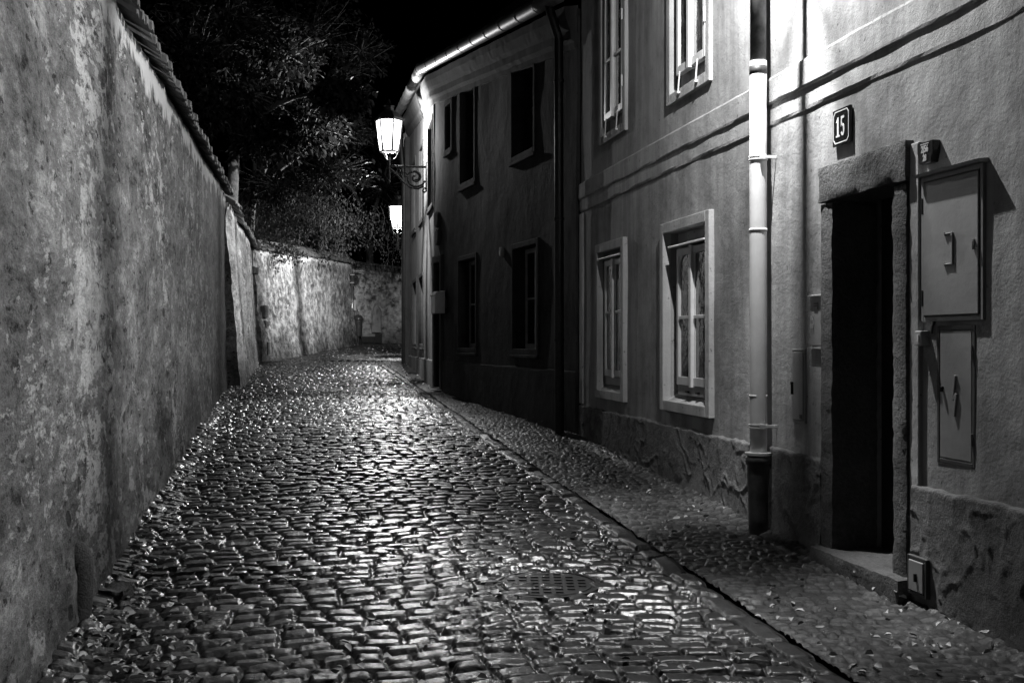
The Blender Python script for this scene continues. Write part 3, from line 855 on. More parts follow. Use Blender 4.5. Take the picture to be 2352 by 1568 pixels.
for i in range(1, len(gp)-1):
    c = gp[i]; dv = (gp[i+1]-gp[i]).normalized()*.016
    MB().tube([c-dv, c+dv], .097, 16).build('gutter_bracket', M['cabd'], gm)
# far-end downpipe with a bent neck
e = B2.w(B2.L-.15, .24, eaveZ(B2.Y(B2.L-.15))); e2 = B2.w(B2.L-.15, .1, 5.5)
dB2 = MB().tube([e, e+Vector((0, 0, -.18)), B2.w(B2.L-.15, .14, 5.6), B2.w(B2.L-.15, .12, 5.3), B2.w(B2.L-.15, .12, .9)], .06, 14).build('downpipe', M['iron'], houseB)
pq = MB().tube([B1.w(.22, .24, 5.5), B1.w(.22, .22, 5.4), B1.w(.22, .12, 5.1), B1.w(.22, .11, .4)], .055, 14)
for z in (1.6, 3.0, 4.6): pq.tube([B1.w(.22, .115, z), B1.w(.22, .115, z+.03)], .064, 14)
pq.build('downpipe', M['iron'], houseB, smooth=False)
MB().box(B2.L-.32, B2.L+.28, -.6, .1, .8, 6.4).build('end_pier', M['wallB'], houseB, B2, bevel=.02)
MB().box(-.05, 6.9, -4.3, -4.2, 0, 9.0).build('back_wall', M['wallB'], houseB, B1)

# things fixed on house B
r = root('letterbox', B1, 'pale metal letterbox hung beside the dark house door', 'letterbox', 6.1, .04, 2.05)
lx = MB().prism([(.05, 2.06), (.22, 2.06), (.22, 2.36), (.19, 2.42), (.05, 2.42)], 's', 5.93, 6.22); lx.build('box', M['box'], r, B1, bevel=.006)
MB().hexa([(5.92, .05, 2.424), (6.23, .05, 2.424), (6.23, .232, 2.35), (5.92, .232, 2.35), (5.92, .05, 2.436), (6.23, .05, 2.436), (6.23, .24, 2.362), (5.92, .24, 2.362)]).build('flap', M['box'], r, B1)
MB().box(6.0, 6.1, -.02, .055, 2.15, 2.3).build('mounting', M['iron'], r, B1)
def oval(cs_, cz_, rs, rz, label):
    r = root('wall_plaque', B1, label, 'plaque', cs_, 0, cz_-rz)
    P = [(cs_+rs*math.cos(a), cz_+rz*math.sin(a)) for a in np.linspace(0, 2*math.pi, 20)[:-1]]
    MB().prism(P, 'd', -.01, .05).build('plaque_rim', M['trimB'], r, B1, bevel=.006)
    P = [(cs_+rs*.8*math.cos(a), cz_+rz*.8*math.sin(a)) for a in np.linspace(0, 2*math.pi, 20)[:-1]]
    MB().prism(P, 'd', .05, .058).build('plaque_face', M['iron'], r, B1)
oval(6.55, 3.66, .15, .14, 'upper of two small oval plaques above the dark house door')
oval(6.55, 3.36, .15, .14, 'lower of two small oval plaques above the dark house door')
p = B1.px(1156, 578)
r = root('wall_socket_box', B1, 'tiny pale box on the dark facade between two lower windows', 'box', p[0], 0, p[1]-.06)
MB().box(p[0]-.04, p[0]+.04, -.01, .05, p[1]-.06, p[1]+.06).build('housing', M['box'], r, B1, bevel=.005)
MB().box(p[0]-.025, p[0]+.025, .0505, .056, p[1]-.04, p[1]+.01).build('cover', M['white'], r, B1)

# ------------------------------------------------------------------ street lamps
def make_lamp(fr, s, zarm, label, power, arm=.74, rot=0.0, n=6):
    r = root('street_lamp', fr, label, 'street lamp', s, 0, zarm, 'lit wall lanterns along the lane')
    T = Fr(tuple(fr.w(s, 0, 0))[:2], tuple(fr.w(s+1, 0, 0))[:2])   # local: s along the wall, d out
    def B(mb, name, mat, par=r, **k):
        mb.v = [(a, b, c+zarm) for a, b, c in mb.v]; return mb.build(name, mat, par, T, **k)
    a = MB(); a.box(-.018, .018, .0, arm, -.02, .02); a.box(-.05, .05, -.005, .022, -.42, .1)
    a.tube([(0, arm, -.22), (0, arm, .16)], .026, 10)
    a.lathe([(.005, -.33), (.03, -.29), (.018, -.25), (.03, -.21)], (0, arm, 0), 10)
    B(a, 'bracket_arm', M['iron'], bevel=.003)
    sc = MB()
    def spiral(c, r0, r1, a0, a1, n=22, w=.012):
        return [(0, c[0]+(r0+(r1-r0)*i/n)*math.cos(a0+(a1-a0)*i/n), c[1]+(r0+(r1-r0)*i/n)*math.sin(a0+(a1-a0)*i/n)) for i in range(n+1)]
    sc.tube(spiral((.21, -.20), .19, .02, -math.pi*.9, math.pi*2.6), .020, 6)
    sc.tube(spiral((.21, -.20), .12, .03, math.pi*.2, math.pi*1.6), .016, 6)
    sc.tube([(0, .06, -.36), (0, .16, -.41), (0, .30, -.39), (0, .44, -.28), (0, .56, -.15), (0, arm-.03, -.05)], .020, 6)
    sc.tube(spiral((.52, -.09), .075, .012, math.pi*.9, math.pi*3.4), .015, 6)
    sc.tube(spiral((.40, -.16), .07, .012, -math.pi*.2, math.pi*2.0), .015, 6)
    sc.tube(spiral((.05, -.44), .05, .01, math.pi*.5, math.pi*2.6), .016, 6)
    B(sc, 'scrollwork', M['iron'])
    # hexagonal lantern, a corner towards the lane's axis; the four-sided one has bars thickened for shade
    zb, zt, rb, rt = .27, .85, .172, .252
    cor = [(math.cos(2*math.pi*k/n+rot), math.sin(2*math.pi*k/n+rot)) for k in range(n)]
    fm = MB()
    for c in cor: fm.tube([(c[0]*rb, arm+c[1]*rb, zb), (c[0]*rt, arm+c[1]*rt, zt)],   .024 if n == 4 else [.021, .012], 8)
    for (rr, z) in ((rb, zb), (rt, zt)):
        for k in range(n):
            p, q = cor[k], cor[(k+1) % n]; fm.tube([(p[0]*rr, arm+p[1]*rr, z), (q[0]*rr, arm+q[1]*rr, z)], .017 if n != 4 else .007, 6)
    for c in cor: fm.lathe([(.008, 0), (.02, .02), (.012, .04), (.002, .06)], (c[0]*(rt+.012), arm+c[1]*(rt+.012), zt-.01), 8)
    for k in range(0, n, 2):
        c = cor[k]; fm.tube([(c[0]*rb, arm+c[1]*rb, zb), (c[0]*rb*.75, arm+c[1]*rb*.75, .16), (c[0]*.03, arm+c[1]*.03, .10)], .007, 6)
    B(fm, 'lantern_frame', M['iron'])
    for k in range(n):
        p, q = cor[k], cor[(k+1) % n]; i = .985
        B(MB().add([(p[0]*rb*i, arm+p[1]*rb*i, zb+.006), (q[0]*rb*i, arm+q[1]*rb*i, zb+.006), (q[0]*rt*i, arm+q[1]*rt*i, zt-.006), (p[0]*rt*i, arm+p[1]*rt*i, zt-.006)], [(0, 1, 2, 3)]), 'lamp_pane', M['pane'])
    B(MB().lathe([(rt+.015, zt+.012), (rt+.015, zt+.03), (.17, zt+.14), (.09, zt+.19), (.085, zt+.26), (.11, zt+.27), (.03, zt+.33), (.012, zt+.40)], (0, arm, 0), n, rot), 'lantern_cap', M['iron'])
    B(MB().lathe([(.05, .28), (.05, .31), (.03, .33), (.025, .40)], (0, arm, 0), 10), 'burner', M['iron'])
    ld = bpy.data.lights.new('lamp_light', 'POINT'); ld.energy = power; ld.shadow_soft_size = .024
    lo = bpy.data.objects.new('lamp_light', ld); COL.objects.link(lo); lo.parent = r; lo.location = (0, arm, .56)
    return r
p1 = B2.px(980, 384)
make_lamp(B2, p1[0], p1[1], 'nearer lit lantern on a scrolled iron bracket below the gutter of the dark house', 1700, .70, math.radians(17))
# the lantern just above the top of the picture that lights the pale house
sA = A.px(1850, 300)[0]
make_lamp(A, sA, 4.30, 'lit lantern on the pale house wall above the doorway and downpipe', 1450, .56, -.035, 4)  # unseen lantern turned, its corner bars thickened, to shade the dark house
# lamp farther on, on the next house round the bend
nh0 = (-2.30, 27.4); nh1 = (-2.05, 36.0)
C = Fr(nh0, nh1)
houseC = root('next_house', C, 'plain rendered house beyond the dark house at the bend', 'house')
facade('wall', C, 0, C.L, 6.5, [(3.2, 4.2, 2.2, 3.6)], .2, M['wallB'], houseC, .01, 28)
MB().box(3.1, 4.3, -.22, -.16, 2.1, 3.7).build('window', M['glass'], houseC, C)
MB().hexa([(-.2, -5, 9.5), (C.L+.2, -5, 9.5), (C.L+.2, .4, 6.4), (-.2, .4, 6.4), (-.2, -5, 9.6), (C.L+.2, -5, 9.6), (C.L+.2, .4, 6.5), (-.2, .4, 6.5)]).build('roof', M['tile'], houseC, C)
Yl = 30.0
sC = (Yl-nh0[1])/C.t[1]
zl = HC+(CY-548)/F*Yl
make_lamp(C, sC, zl, 'far lit lantern half hidden behind the corner of the dark house', 2300, abs(C.w(sC, 0, 0).x-(-263/F*Yl)), math.radians(10))

# ------------------------------------------------------------------ garden walls
def rough_wall(name, pts, ztops, batter, mat, par, thick=.55, step=.05, amp=.02, seed=1, band=.22, end_shade=None, feet=.25):
    """pts run from far to near so that the lane is on the left of the path"""
    P = [Vector(p) for p in pts]
    L = [0]
    for a, b in zip(P, P[1:]): L.append(L[-1]+(b-a).length)
    n = max(2, int(L[-1]/step)); S = np.linspace(0, L[-1], n)
    X = np.interp(S, L, [p.x for p in P]); Y = np.interp(S, L, [p.y for p in P]); ZT = np.interp(S, L, ztops)
    tx = np.gradient(X); ty = np.gradient(Y); ln = np.hypot(tx, ty); nx, ny = -ty/ln, tx/ln
    k = max(3, int(.6/step)); ker = np.ones(k)/k
    sm = lambda a: np.convolve(np.pad(a, (k//2, k-1-k//2), 'edge'), ker, 'valid')
    nx, ny = sm(nx), sm(ny)
    zb = SL*Y-.2
    nz = int((ZT-zb).max()/step)+1
    T = np.linspace(0, 1, nz)
    TT = T[:, None]; ZZ = zb[None, :]+(ZT-zb)[None, :]*TT
    SS = np.repeat(S[None, :], nz, 0)
    D = batter*(1-TT)+amp*(1.6*fbm(SS*.5, ZZ*.6, seed, 3)+.9*fbm(SS*1.8, ZZ*2.2, seed+3, 4)+.35*vn(SS*11, ZZ*11, seed+6))
    hz = ZZ-(zb+.2)[None, :]
    D = D+.10*feet*4*np.exp(-np.clip(hz, 0, 9)/.28)*(.35+.65*(.5+.5*vn(SS*1.3, ZZ*.8, seed+8)))*.5
    below = (ZT[None, :]-ZZ)
    fr_ = band*(1+.55*vn(SS*5, SS*0, seed+11)+.35*vn(SS*17, SS*0, seed+12))*(.85+.25*vn(SS*.45, SS*0, seed+13))
    tone = np.ones_like(SS)
    tone = np.where(below < fr_, 1.9, tone)
    if end_shade is not None:
        gx = end_shade(SS, hz)
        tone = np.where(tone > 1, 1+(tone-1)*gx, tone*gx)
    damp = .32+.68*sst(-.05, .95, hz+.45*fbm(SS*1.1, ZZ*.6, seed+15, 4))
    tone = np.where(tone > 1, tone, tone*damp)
    VX = X[None, :]+nx[None, :]*D; VY = Y[None, :]+ny[None, :]*D
    V = np.stack([VX.ravel(), VY.ravel(), ZZ.ravel()], 1)
    i = np.arange(n-1)[None, :]+np.arange(nz-1)[:, None]*n
    Fc = np.stack([i, i+1, i+1+n, i+n], -1).reshape(-1, 4)
    b0 = len(V)
    back = np.concatenate([np.stack([X-nx*thick, Y-ny*thick, ZT], 1), np.stack([X-nx*thick, Y-ny*thick, zb], 1)])
    V = np.concatenate([V, back]); tone = np.concatenate([tone.ravel(), np.ones(2*n)])
    j = np.arange(n-1); t0 = (nz-1)*n
    Fc = np.concatenate([Fc, np.stack([t0+j, t0+j+1, b0+j+1, b0+j], -1), np.stack([b0+j, b0+j+1, b0+n+j+1, b0+n+j], -1)])
    for q in (0, n-1):   # ends
        col = np.arange(nz)*n+q
        m = len(V); 
        bk = np.stack([np.full(nz, X[q]-nx[q]*thick), np.full(nz, Y[q]-ny[q]*thick), ZZ[:, q]], 1)
        V = np.concatenate([V, bk]); tone = np.concatenate([tone, np.ones(nz)])
        a = np.arange(nz-1)
        Fc = np.concatenate([Fc, np.stack([col[:-1], col[1:], m+a+1, m+a], -1)])
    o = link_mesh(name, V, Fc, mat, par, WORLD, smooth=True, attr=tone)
    return o, (S, X, Y, ZT, nx, ny)

def coping(name, prof, mat, par, pitch=.165, over=.13, seed=1, rise=.24, thick=.5):
    S, X, Y, ZT, nx, ny = prof
    rg = random.Random(seed); mb = MB()
    q = lambda s, d, z: (np.interp(s, S, X)+np.interp(s, S, nx)*d, np.interp(s, S, Y)+np.interp(s, S, ny)*d, np.interp(s, S, ZT)+z)
    s = .0
    while s < S[-1]-pitch*.5:
        w = pitch*rg.uniform(.74, .86)
        for (d0, z0, d1, z1, th) in ((over, .02, -.10, .15, .05), (.02, .11, -.26, rise+.01, .05)):
            j = rg.uniform(-.025, .025); jz = rg.uniform(-.012, .012); sh = rg.uniform(-.008, .008)
            a, b = s+sh, s+w+sh
            # a tile with a slightly arched section
            pts = []
            for (d, z) in ((d0+j, z0+jz), (d1, z1+jz)):
                for f, up in ((0, 0), (.25, .018), (.5, .025), (.75, .018), (1, 0)):
                    pts.append((a+(b-a)*f, d, z+up))
            v = [q(*p) for p in pts]+[q(p[0], p[1], p[2]-th) for p in pts]
            f = []
            for k in range(4):
                f += [(k, k+1, 6+k, 5+k), (10+k+1, 10+k, 15+k, 16+k), (k+1, k, 10+k, 11+k), (5+k, 6+k, 16+k, 15+k)]
            f += [(0, 5, 15, 10), (9, 4, 14, 19)]
            mb.add(v, f)
        s += pitch
    s = 0
    while s < S[-1]-.2:   # ridge tiles
        for _ in (0,):
            ln = min(.36, S[-1]-s); zr = rise-.02+rg.uniform(-.01, .01)
            for k in range(6):
                a0, a1 = math.pi*k/6, math.pi*(k+1)/6
                v = []
                for ss in (s+.004, s+ln-.004):
                    for an in (a0, a1):
                        for rr in (.085, .11): v.append(q(ss, -.22+rr*math.cos(an), zr-.03+rr*.8*math.sin(an)))
                mb.add(v, [(0, 1, 3, 2), (4, 6, 7, 5), (1, 5, 7, 3), (0, 2, 6, 4)])
        s += .36
    # bedding mortar under the tiles
    return mb.build(name, mat, par)

gwall = root('garden_wall', GW, 'tall flaking plaster garden wall with tile coping along the left of the lane', 'wall')
near = (-1.03-.2*1.0, 1.0)
pts = [(-1.03-.2*y, y) for y in (19.9, 16, 12, 8, 4, 1.0)]
zt = [gz(y)+3.37 for y in (19.9, 16, 12, 8, 4, 1.0)]
def end_shade1(S, h):
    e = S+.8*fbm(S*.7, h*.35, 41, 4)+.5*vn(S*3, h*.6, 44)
    return .08+.92*sst(.9, 8.0, e)  # painted shade: wall colour darkens towards its far end
o, prof = rough_wall('plaster_face', pts, zt, .0, M['gard'], gwall, step=.045, amp=.022, seed=2, end_shade=end_shade1)
coping('tile_coping', prof, M['tile'], gwall, seed=4)

lw = root('battered_wall', GW, 'pale battered wall stretch with a flared foot just past the tall garden wall', 'wall', -4.0)
pts2 = [(-6.32, 27.6), (-5.9, 25.4), (-5.45, 22.6), (-4.99, 20.3), (-4.99, 19.93)]
o, prof2 = rough_wall('plaster_face', pts2, [3.86, 3.9, 3.95, 4.02, 4.03], .20, M['gard2'], lw, amp=.03, seed=12, band=.12, step=.06)
coping('tile_coping', prof2, M['tile'], lw, seed=6)

FW = Fr((-5.2, 37.7), (-6.3, 27.6))
fw = root('stone_garden_wall', FW, 'patchy plastered stone garden wall curving round the bend under hanging creeper', 'wall')
pts3 = [(-5.25, 37.6), (-5.55, 35.0), (-5.9, 31.5), (-6.32, 27.62)]
o, prof3 = rough_wall('plaster_face', pts3, [4.19, 4.12, 4.0, 3.86], .26, M['rub'], fw, amp=.05, seed=22, band=.2, step=.06)
coping('tile_coping', prof3, M['tile'], fw, seed=8)
# dark buttress stones showing at the battered edge
bs = MB()
rg = random.Random(3)
def at_y(x, y, Y): return Vector(((x-CX)/F*Y, Y, HC+(CY-y)/F*Y))
for (x, y, w, h) in ((580, 620, .22, .16), (603, 715, .25, .3), (606, 745, .2, .18), (608, 768, .2, .14), (608, 800, .32, .3)):
    c = at_y(x, y, 27.98-(603-x)*.028)
    V, f = stone_box(c.x-w*.7, c.x+w*.35, c.y-.10, c.y+.35, c.z-h/2, c.z+h/2, .06, .02, int(x))
    bs.add(V, f)
bs.build('exposed_stone', M['granite'], fw, smooth=True)

EW = Fr((-2.0, 39.6), (-5.9, 39.0))
ew = root('end_wall', EW, 'rubble stone wall with a blocked arch closing the view at the bend', 'wall')
pts4 = [(-1.0, 39.9), (-3.0, 39.4), (-4.5, 39.1), (-6.2, 38.9)]
ptsr = pts4
o, prof4 = rough_wall('stone_face', ptsr, [3.75, 3.85, 4.0, 4.18], .1, M['rub2'], ew, amp=.05, seed=32, band=.0, step=.06)
coping('tile_coping', prof4, M['tile'], ew, seed=9)
ar = MB(); s_, z_ = EW.px(922*1.0, 790)
ca = at_y(866, 790, 38.98); wv = .16
P = [(ca.x-wv, 1.9), (ca.x+wv, 1.9)]+[(ca.x+wv*math.cos(a), 2.6+.2*math.sin(a)) for a in np.linspace(0, math.pi, 9)]
ar.prism(P, 'd', 38.80, 38.95); ar.build('blocked_arch', M['trimA'], ew, bevel=.02)
ob = MB()
for x, y, w, h in ((870, 777, .22, .32), (846, 780, .5, .22)):
    c = at_y(x, y, 38.9); ob.box(c.x-w/2, c.x+w/2, 38.75, 39.0, c.z-h/2, c.z+h/2)
ob.build('drain_opening', M['iron'], ew)

# guard stone at the foot of the garden wall
Yg = HC/((1400-CY)/F+SL)
gs = GW.w(0, 0, 0)
Yg = 5.55; gp_ = GW.w(GW.L-(Yg/math.cos(math.atan(.2))), 0, 0)
gx_ = -1.03-.2*Yg
r = root('guard_stone', WORLD, 'narrow dark worn guard stone set against the foot of the garden wall', 'guard stone', gx_, Yg)
st = MB().lathe([(.09, -.15), (.085, .0), (.082, .16), (.074, .30), (.058, .36), (.03, .395), (.005, .40)], (gx_+.012, Yg, gz(Yg)), 22)
V = np.array(st.v); V[:, 0] += .02*fbm(V[:, 1]*9, V[:, 2]*7, 3, 3); V[:, 1] += .02*fbm(V[:, 0]*9+9, V[:, 2]*7, 4, 3)
st.v = [tuple(v) for v in V]
st.build('stone', M['dark_stone'], r, smooth=True)
V, f = stone_box(-.07, .07, -.07, .07, -.04, .055, .02, .025, 5)
fs_ = MB().add([(x-1.03-.2*6.05+.13, y+6.05, z+gz(6.05)) for x, y, z in V], f).build('loose_stone', M['granite'], smooth=True)
tag(fs_, 'rough grey stone lying at the wall foot beyond the guard stone', 'stone')

# ------------------------------------------------------------------ far street furniture
r = root('traffic_sign', WORLD, 'round traffic sign seen from behind on a slim pole at the bend', 'traffic sign', (809-CX)/F*37.0, 37.0)
bx = (809-CX)/F*37.0; bz = gz(37.0)
MB().tube([(bx, 37, bz-.05), (bx, 37, HC+(CY-634)/F*37)], .03, 10).build('pole', M['zinc'], r, smooth=True)
ds = MB(); zc = HC+(CY-643)/F*37
ds.prism([(bx+.21*math.cos(a), zc+.21*math.sin(a)) for a in np.linspace(0, 2*math.pi, 25)[:-1]], 'd', 37.04, 37.06)
ds.build('sign_disc', M['enamel'], r)
cl = MB()
for z in (zc+.17, zc-.09): cl.box(bx-.06, bx+.06, 36.96, 37.04, z-.015, z+.015)
cl.build('clamp', M['zinc'], r)
zp = HC+(CY-701)/F*37
MB().box(bx+.05, bx+.14, 36.97, 36.985, zp-.17, zp+.17).box(bx-.10, bx-.05, 36.97, 36.985, zp-.17, zp+.17).build('notice_plate', M['box'], r)
bxn = (823-CX)/F*37.2; zn = HC+(CY-772)/F*37.2
r = root('litter_bin', WORLD, 'dark rounded litter bin standing by the traffic sign pole', 'litter bin', bxn, 37.2)
MB().lathe([(.12, 0), (.125, .02), (.145, .5), (.15, .52)], (bxn, 37.2, zn), 20).build('bin_body', M['bin'], r, smooth=True)
MB().lathe([(.165, .52), (.17, .56), (.14, .64), (.08, .69), (.01, .70)], (bxn, 37.2, zn), 20).build('bin_lid', M['bin'], r, smooth=True)
MB().tube([(bxn, 37.2, gz(37.2)-.1), (bxn, 37.2, zn)], .05, 10).build('bin_post', M['iron'], r)
c = at_y(822, 625, 38.6)
r = root('timber_bracket', WORLD, 'small pale wooden board on two struts above the end wall', 'bracket', c.x, 38.6, 4.2)
MB().box(c.x-.15, c.x+.15, 38.55, 38.65, c.z-.015, c.z+.025).build('board', M['wood_g'], r)
for q in (-.12, .13): MB().tube([(c.x+q, 38.6, c.z-.01), (c.x+q*.2+.02, 38.6, c.z-.36)], .014, 6).build('strut', M['wood_g'], r)
# a house just made out behind the branches
c = at_y(775, 575, 52)
bh = root('hillside_house', WORLD, 'pale house corner barely seen behind the branches above the bend', 'house', c.x, 52, c.z-4)
MB().box(c.x-5, c.x+.3, 52, 58, 1.2, 7.4).build('wall', M['wallA'], bh)
MB().prism([(c.x-5.4, 7.4), (c.x+.7, 7.4), (c.x-2.3, 10)], 'd', 51.6, 58.4).build('roof', M['tile'], bh)
MB().box(c.x-1.5, c.x-.6, 51.95, 52.0, 4.2, 5.6).build('window', M['glass'], bh)

# ------------------------------------------------------------------ trees and creepers
def leaf_mesh(pos, dirs, size, seed, droop=.2, fold=.16, wide=.54):
    rg = np.random.default_rng(seed); n = len(pos)
    d = dirs/np.linalg.norm(dirs, axis=1, keepdims=True)
    up = np.tile([0, 0, 1.0], (n, 1))+rg.normal(0, .55, (n, 3))
    sd = np.cross(d, up); sd /= np.linalg.norm(sd, axis=1, keepdims=True)+1e-6
    nr = np.cross(sd, d)
    L = size*rg.uniform(.65, 1.3, n)[:, None]; W = L*wide*rg.uniform(.8, 1.15, n)[:, None]
    base = pos; tip = pos+d*L-np.array([0, 0, 1])*L*droop*rg.uniform(0, 1, n)[:, None]
    r1 = pos+d*L*.32+sd*W*.5+nr*W*fold; r2 = pos+d*L*.70+sd*W*.38+nr*W*fold*.8
    l1 = pos+d*L*.32-sd*W*.5+nr*W*fold; l2 = pos+d*L*.70-sd*W*.38+nr*W*fold*.8
    V = np.stack([base, r1, r2, tip, l2, l1], 1).reshape(-1, 3)
    i = np.arange(n)*6
    Fc = np.concatenate([np.stack([i, i+1, i+2, i+3], 1), np.stack([i, i+3, i+4, i+5], 1)])
    tone = np.repeat(rg.uniform(.45, 1.55, n), 6)
    return V, Fc, tone

def bez(a, b, sag, n=7, rg=random):
    a, b = Vector(a), Vector(b); m = (a+b)/2+Vector((rg.uniform(-.2, .2), rg.uniform(-.2, .2), sag))*(b-a).length*.35
    return [a*(1-t)**2+m*2*t*(1-t)+b*t*t for t in [i/n for i in range(n+1)]]

def tree(name, label, base, trunk_r, fork, blobs, per, size, seed, leafmat, cat='tree', lean=(0, 0), droop=.35):
    rg = random.Random(seed); nr = np.random.default_rng(seed)
    r = root(name, WORLD, label, cat, base[0], base[1], base[2], 'trees behind the garden wall')
    b = Vector(base); f = Vector(fork)
    tm = MB(); tp = bez(b-Vector((0, 0, .2)), f, .25, 8, rg)
    tm.tube(tp, [trunk_r*(1.25-.6*i/8) for i in range(9)], 9)
    pos = []; dr = []
    for (c, rad) in blobs:
        c = Vector(c); lp = bez(f-Vector((0, 0, rg.uniform(0, .5))), c, .35, 7, rg)
        tm.tube(lp, [trunk_r*(.5-.4*i/7) for i in range(8)], 6)
        for k in range(per):
            v = nr.normal(0, 1, 3); v /= np.linalg.norm(v); v *= np.array(rad)*nr.uniform(.35, 1)**.6
            e = c+Vector(v); st = lp[rg.randrange(3, 8)]
            tw = bez(st+(c-st)*.5, e, .1, 5, rg) if rg.random() < .5 else bez(c, e, .15, 5, rg)
            if k % 2 == 0: tm.tube(tw, [.018, .015, .012, .009, .007, .004], 4, False)
            ex = (tw[-1]-tw[-3]).normalized()
            for q in range(nr.integers(8, 16)):
                t = nr.uniform(.35, 1.08); ii = min(4, int(t*5)); p = tw[ii]+(tw[ii+1]-tw[ii])*(t*5-ii)
                pos.append(np.array(p)+nr.normal(0, size*.35, 3))
                dr.append(np.array(ex)*.7+nr.normal(0, .6, 3)+np.array([0, 0, -droop]))
    tm.build('trunk', M['bark'], r, smooth=True)
    V, Fc, tone = leaf_mesh(np.array(pos), np.array(dr), size, seed)
    link_mesh('crown', V, Fc, leafmat, r, WORLD, True, attr=tone)
    return r

def P(x, y, Y): return tuple(at_y(x, y, Y))
b0 = at_y(530, 330, 22)
tree('broadleaf_tree', 'large leafed tree with a pale trunk rising behind the tiled garden wall', (b0.x-.3, 22, .8), .14, P(540, 300, 22),
     [(P(430, 120, 20), (1.1, 1.4, .8)), (P(560, 210, 20.5), (1.1, 1.5, .75)), (P(500, 40, 21), (1.3, 1.6, .7)), (P(660, 130, 21), (1.0, 1.4, .8)), (P(700, 290, 21), (.9, 1.2, .55)), (P(470, 240, 20), (.8, 1.2, .5)), (P(610, 330, 21.5), (.8, 1.2, .45)), (P(785, 225, 17.8), (.5, .7, .35))],
     125, .125, 5, M['leaf'])
b1 = at_y(560, 420, 30)
tree('broadleaf_tree', 'darker tree behind the bend with slender bare stems and fine leaves', (b1.x, 30, 1.2), .12, P(585, 420, 30),
     [(P(560, 60, 28), (1.8, 1.6, 1.1)), (P(720, 60, 28), (1.6, 1.6, 1.0)), (P(640, 430, 28), (1.4, 1.2, .6)), (P(760, 400, 28), (1.3, 1.2, .6)), (P(800, 300, 29), (.9, 1.0, .5)), (P(830, 120, 28), (.9, 1.2, .7))],
     110, .11, 9, M['leaf'])
b2 = at_y(860, 480, 42)
tree('broadleaf_tree', 'distant tree above the end wall behind the far lantern', (b2.x, 42, 1.7), .16, P(850, 500, 42),
     [(P(700, 460, 41), (2.0, 1.5, .9)), (P(830, 520, 41), (1.6, 1.4, .8)), (P(880, 430, 42), (1.4, 1.4, 1.2)), (P(760, 330, 42), (2.2, 1.5, 1.4)), (P(905, 330, 43), (1.2, 1.3, 1.5))],
     110, .12, 13, M['leaf'])

def creeper(label, strands, seed, size=.07, mat='creeper', dens=30, thick=.45):
    """hanging stems: each strand = (x, y_top, y_bottom, Y)"""
    nr = np.random.default_rng(seed); rg = random.Random(seed)
    s0 = at_y(strands[0][0], strands[0][1], strands[0][3])
    r = root('hanging_creeper', WORLD, label, 'creeper', s0.x, s0.y, s0.z)
    st = MB(); pos = []; dr = []
    for (x, y0, y1, Y) in strands:
        a = at_y(x, y0, Y); b = at_y(x+rg.uniform(-16, 16), y1, Y-rg.uniform(-.3, .5))
        p = bez(a, b, .1, 8, rg); o_ = Vector((rg.uniform(-.25, .25), 0, 0)); p = [q+o_*math.sin(i/8*math.pi*rg.choice((1, 1, 2))) for i, q in enumerate(p)]; st.tube(p, [.006]*5+[.004]*4, 4, False)
        n = int(dens*(a-b).length)
        for k in range(n):
            t = nr.uniform(0, 1); ii = min(7, int(t*8)); q = p[ii]+(p[ii+1]-p[ii])*(t*8-ii)
            w = thick*(1-.5*t)
            pos.append(np.array(q)+nr.normal(0, 1, 3)*[w, w, .05]); dr.append(nr.normal(0, .6, 3)+[0, -.2, -.8])
    st.build('stem', M['bark'], r)
    V, Fc, tone = leaf_mesh(np.array(pos), np.array(dr), size, seed, wide=.6)
    link_mesh('foliage', V, Fc, M[mat], r, WORLD, True, attr=tone)
rg = random.Random(21)
creeper('thick creeper bush spilling over the middle of the curved wall', [(x, 545+rg.uniform(-25, 10), 600+rg.uniform(-25, 45)*(1-abs(x-645)/50), 29.3) for x in range(612, 690, 7)], 3, dens=90, thick=.22)
creeper('creeper strands trailing over the end of the curved wall', [(x, 470+rg.uniform(-30, 20), 560+rg.uniform(-30, 45), 33.0) for x in range(725, 800, 5)], 4, dens=95)
creeper('curtain of fine twigs hanging above the left of the curved wall', [(x, 440+rg.uniform(-40, 40), 535+rg.uniform(-30, 30), 28.5) for x in range(545, 725, 7)], 5, dens=90)
creeper('loose strands dangling below the far lantern', [(x, 500+rg.uniform(-30, 20), 590+rg.uniform(-30, 30), 34.0) for x in (868, 874, 896, 905, 910)], 6, dens=80, thick=.28)
creeper('creeper strands hanging left of the far lantern', [(x, 470+rg.uniform(-30, 30), 560+rg.uniform(-30, 30), 35.0) for x in range(806, 862, 8)], 7, dens=55)

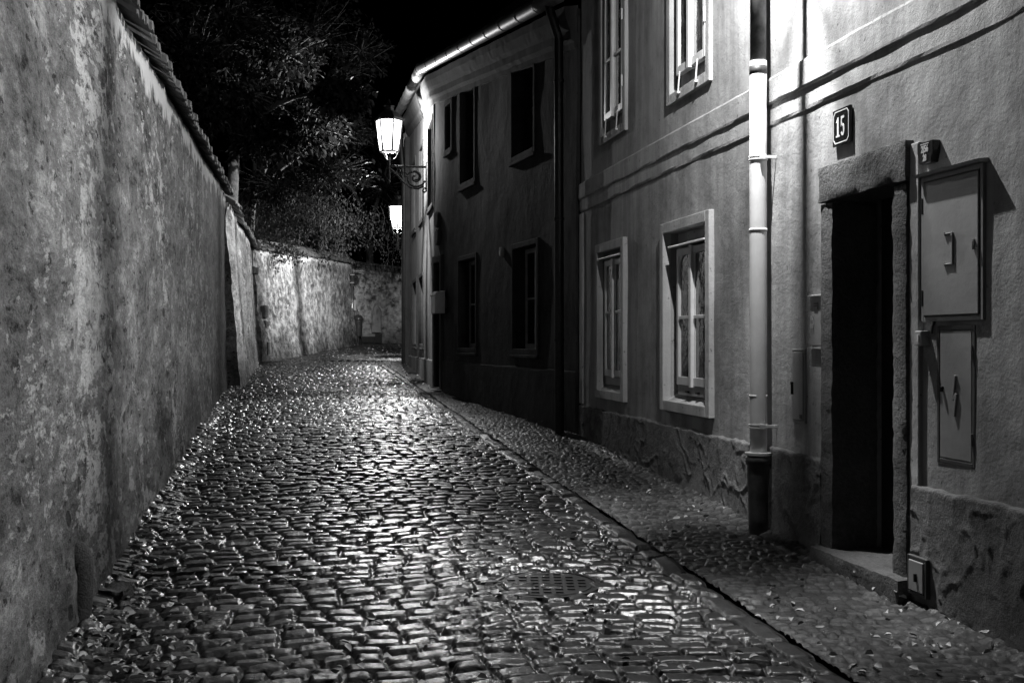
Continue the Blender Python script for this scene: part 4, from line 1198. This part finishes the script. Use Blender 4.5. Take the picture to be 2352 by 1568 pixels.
# ------------------------------------------------------------------ fallen leaves
def zground(u, y): return gz(y)+.012+(.05 if u > 3.1 else 0)
lv = []
nr = np.random.default_rng(77)
for k in range(2100):
    y = 4.2+20*nr.uniform(0, 1)**1.8
    m = nr.uniform()
    if m < .60: u = -1.0+abs(nr.normal(0, .32))
    elif m < .76: u = nr.uniform(2.38, 3.2)
    else: u = nr.uniform(-.9, 2.35)
    lv.append((u, y))
for k in range(900): lv.append((nr.uniform(-.9, 4.5), nr.uniform(24, 37)))
lv.sort(key=lambda p: p[1])
pos = np.array([(u-.2*y, y, zground(u, y)+nr.uniform(.0, .022)) for u, y in lv])
ang = nr.uniform(0, 2*math.pi, len(pos)); dirs = np.stack([np.cos(ang), np.sin(ang), nr.normal(0, .18, len(pos))], 1)
V, Fc, tone = leaf_mesh(pos, dirs, .042, 5, droop=.1, fold=.3, wide=.6)
NI = 300
n6 = NI*6
stuff = link_mesh('leaf_litter', V[n6:], (np.array([f for f in Fc if f[0] >= n6])-n6), M['fallen'], smooth=True, attr=tone[n6:])
tag(stuff, 'pale autumn leaf litter strewn along the wet lane', 'leaf litter', kind='stuff')
for k in range(NI):
    c = pos[k]
    vv = V[k*6:k*6+6]-c
    o = link_mesh('fallen_leaf', vv, [(0, 1, 2, 3), (0, 3, 4, 5)], M['fallen'], smooth=True)
    o.location = tuple(c)
    tag(o, 'small pale fallen leaf lying flat on the wet stones', 'leaf', 'fallen leaves on the near paving')

# ------------------------------------------------------------------ light, sky, camera
w = bpy.data.worlds.new('World'); SC.world = w; w.use_nodes = True
nt = w.node_tree; bgn = nt.nodes['Background']
sky = nt.nodes.new('ShaderNodeTexSky'); sky.sky_type = 'NISHITA'; sky.sun_disc = False
sky.sun_elevation = math.radians(-6); sky.sun_rotation = math.radians(200)
bw = nt.nodes.new('ShaderNodeRGBToBW'); nt.links.new(sky.outputs[0], bw.inputs[0]); nt.links.new(bw.outputs[0], bgn.inputs['Color'])
bgn.inputs['Strength'].default_value = .02

cam = bpy.data.cameras.new('camera'); co = bpy.data.objects.new('camera', cam); COL.objects.link(co)
cam.lens = 40.0; cam.sensor_width = 36; cam.clip_end = 400
co.location = (0, 0, HC); co.rotation_euler = (math.radians(90), 0, 0)
SC.camera = co
SC.view_settings.view_transform = 'Standard'; SC.view_settings.look = 'None'
SC.view_settings.exposure = 0; SC.view_settings.gamma = 1
cy = SC.cycles
cy.use_denoising = True
try: cy.denoiser = 'OPENIMAGEDENOISE'
except Exception: pass
cy.max_bounces = 5; cy.diffuse_bounces = 2; cy.glossy_bounces = 3; cy.transparent_max_bounces = 12
cy.caustics_reflective = False; cy.caustics_refractive = False; cy.sample_clamp_indirect = 4
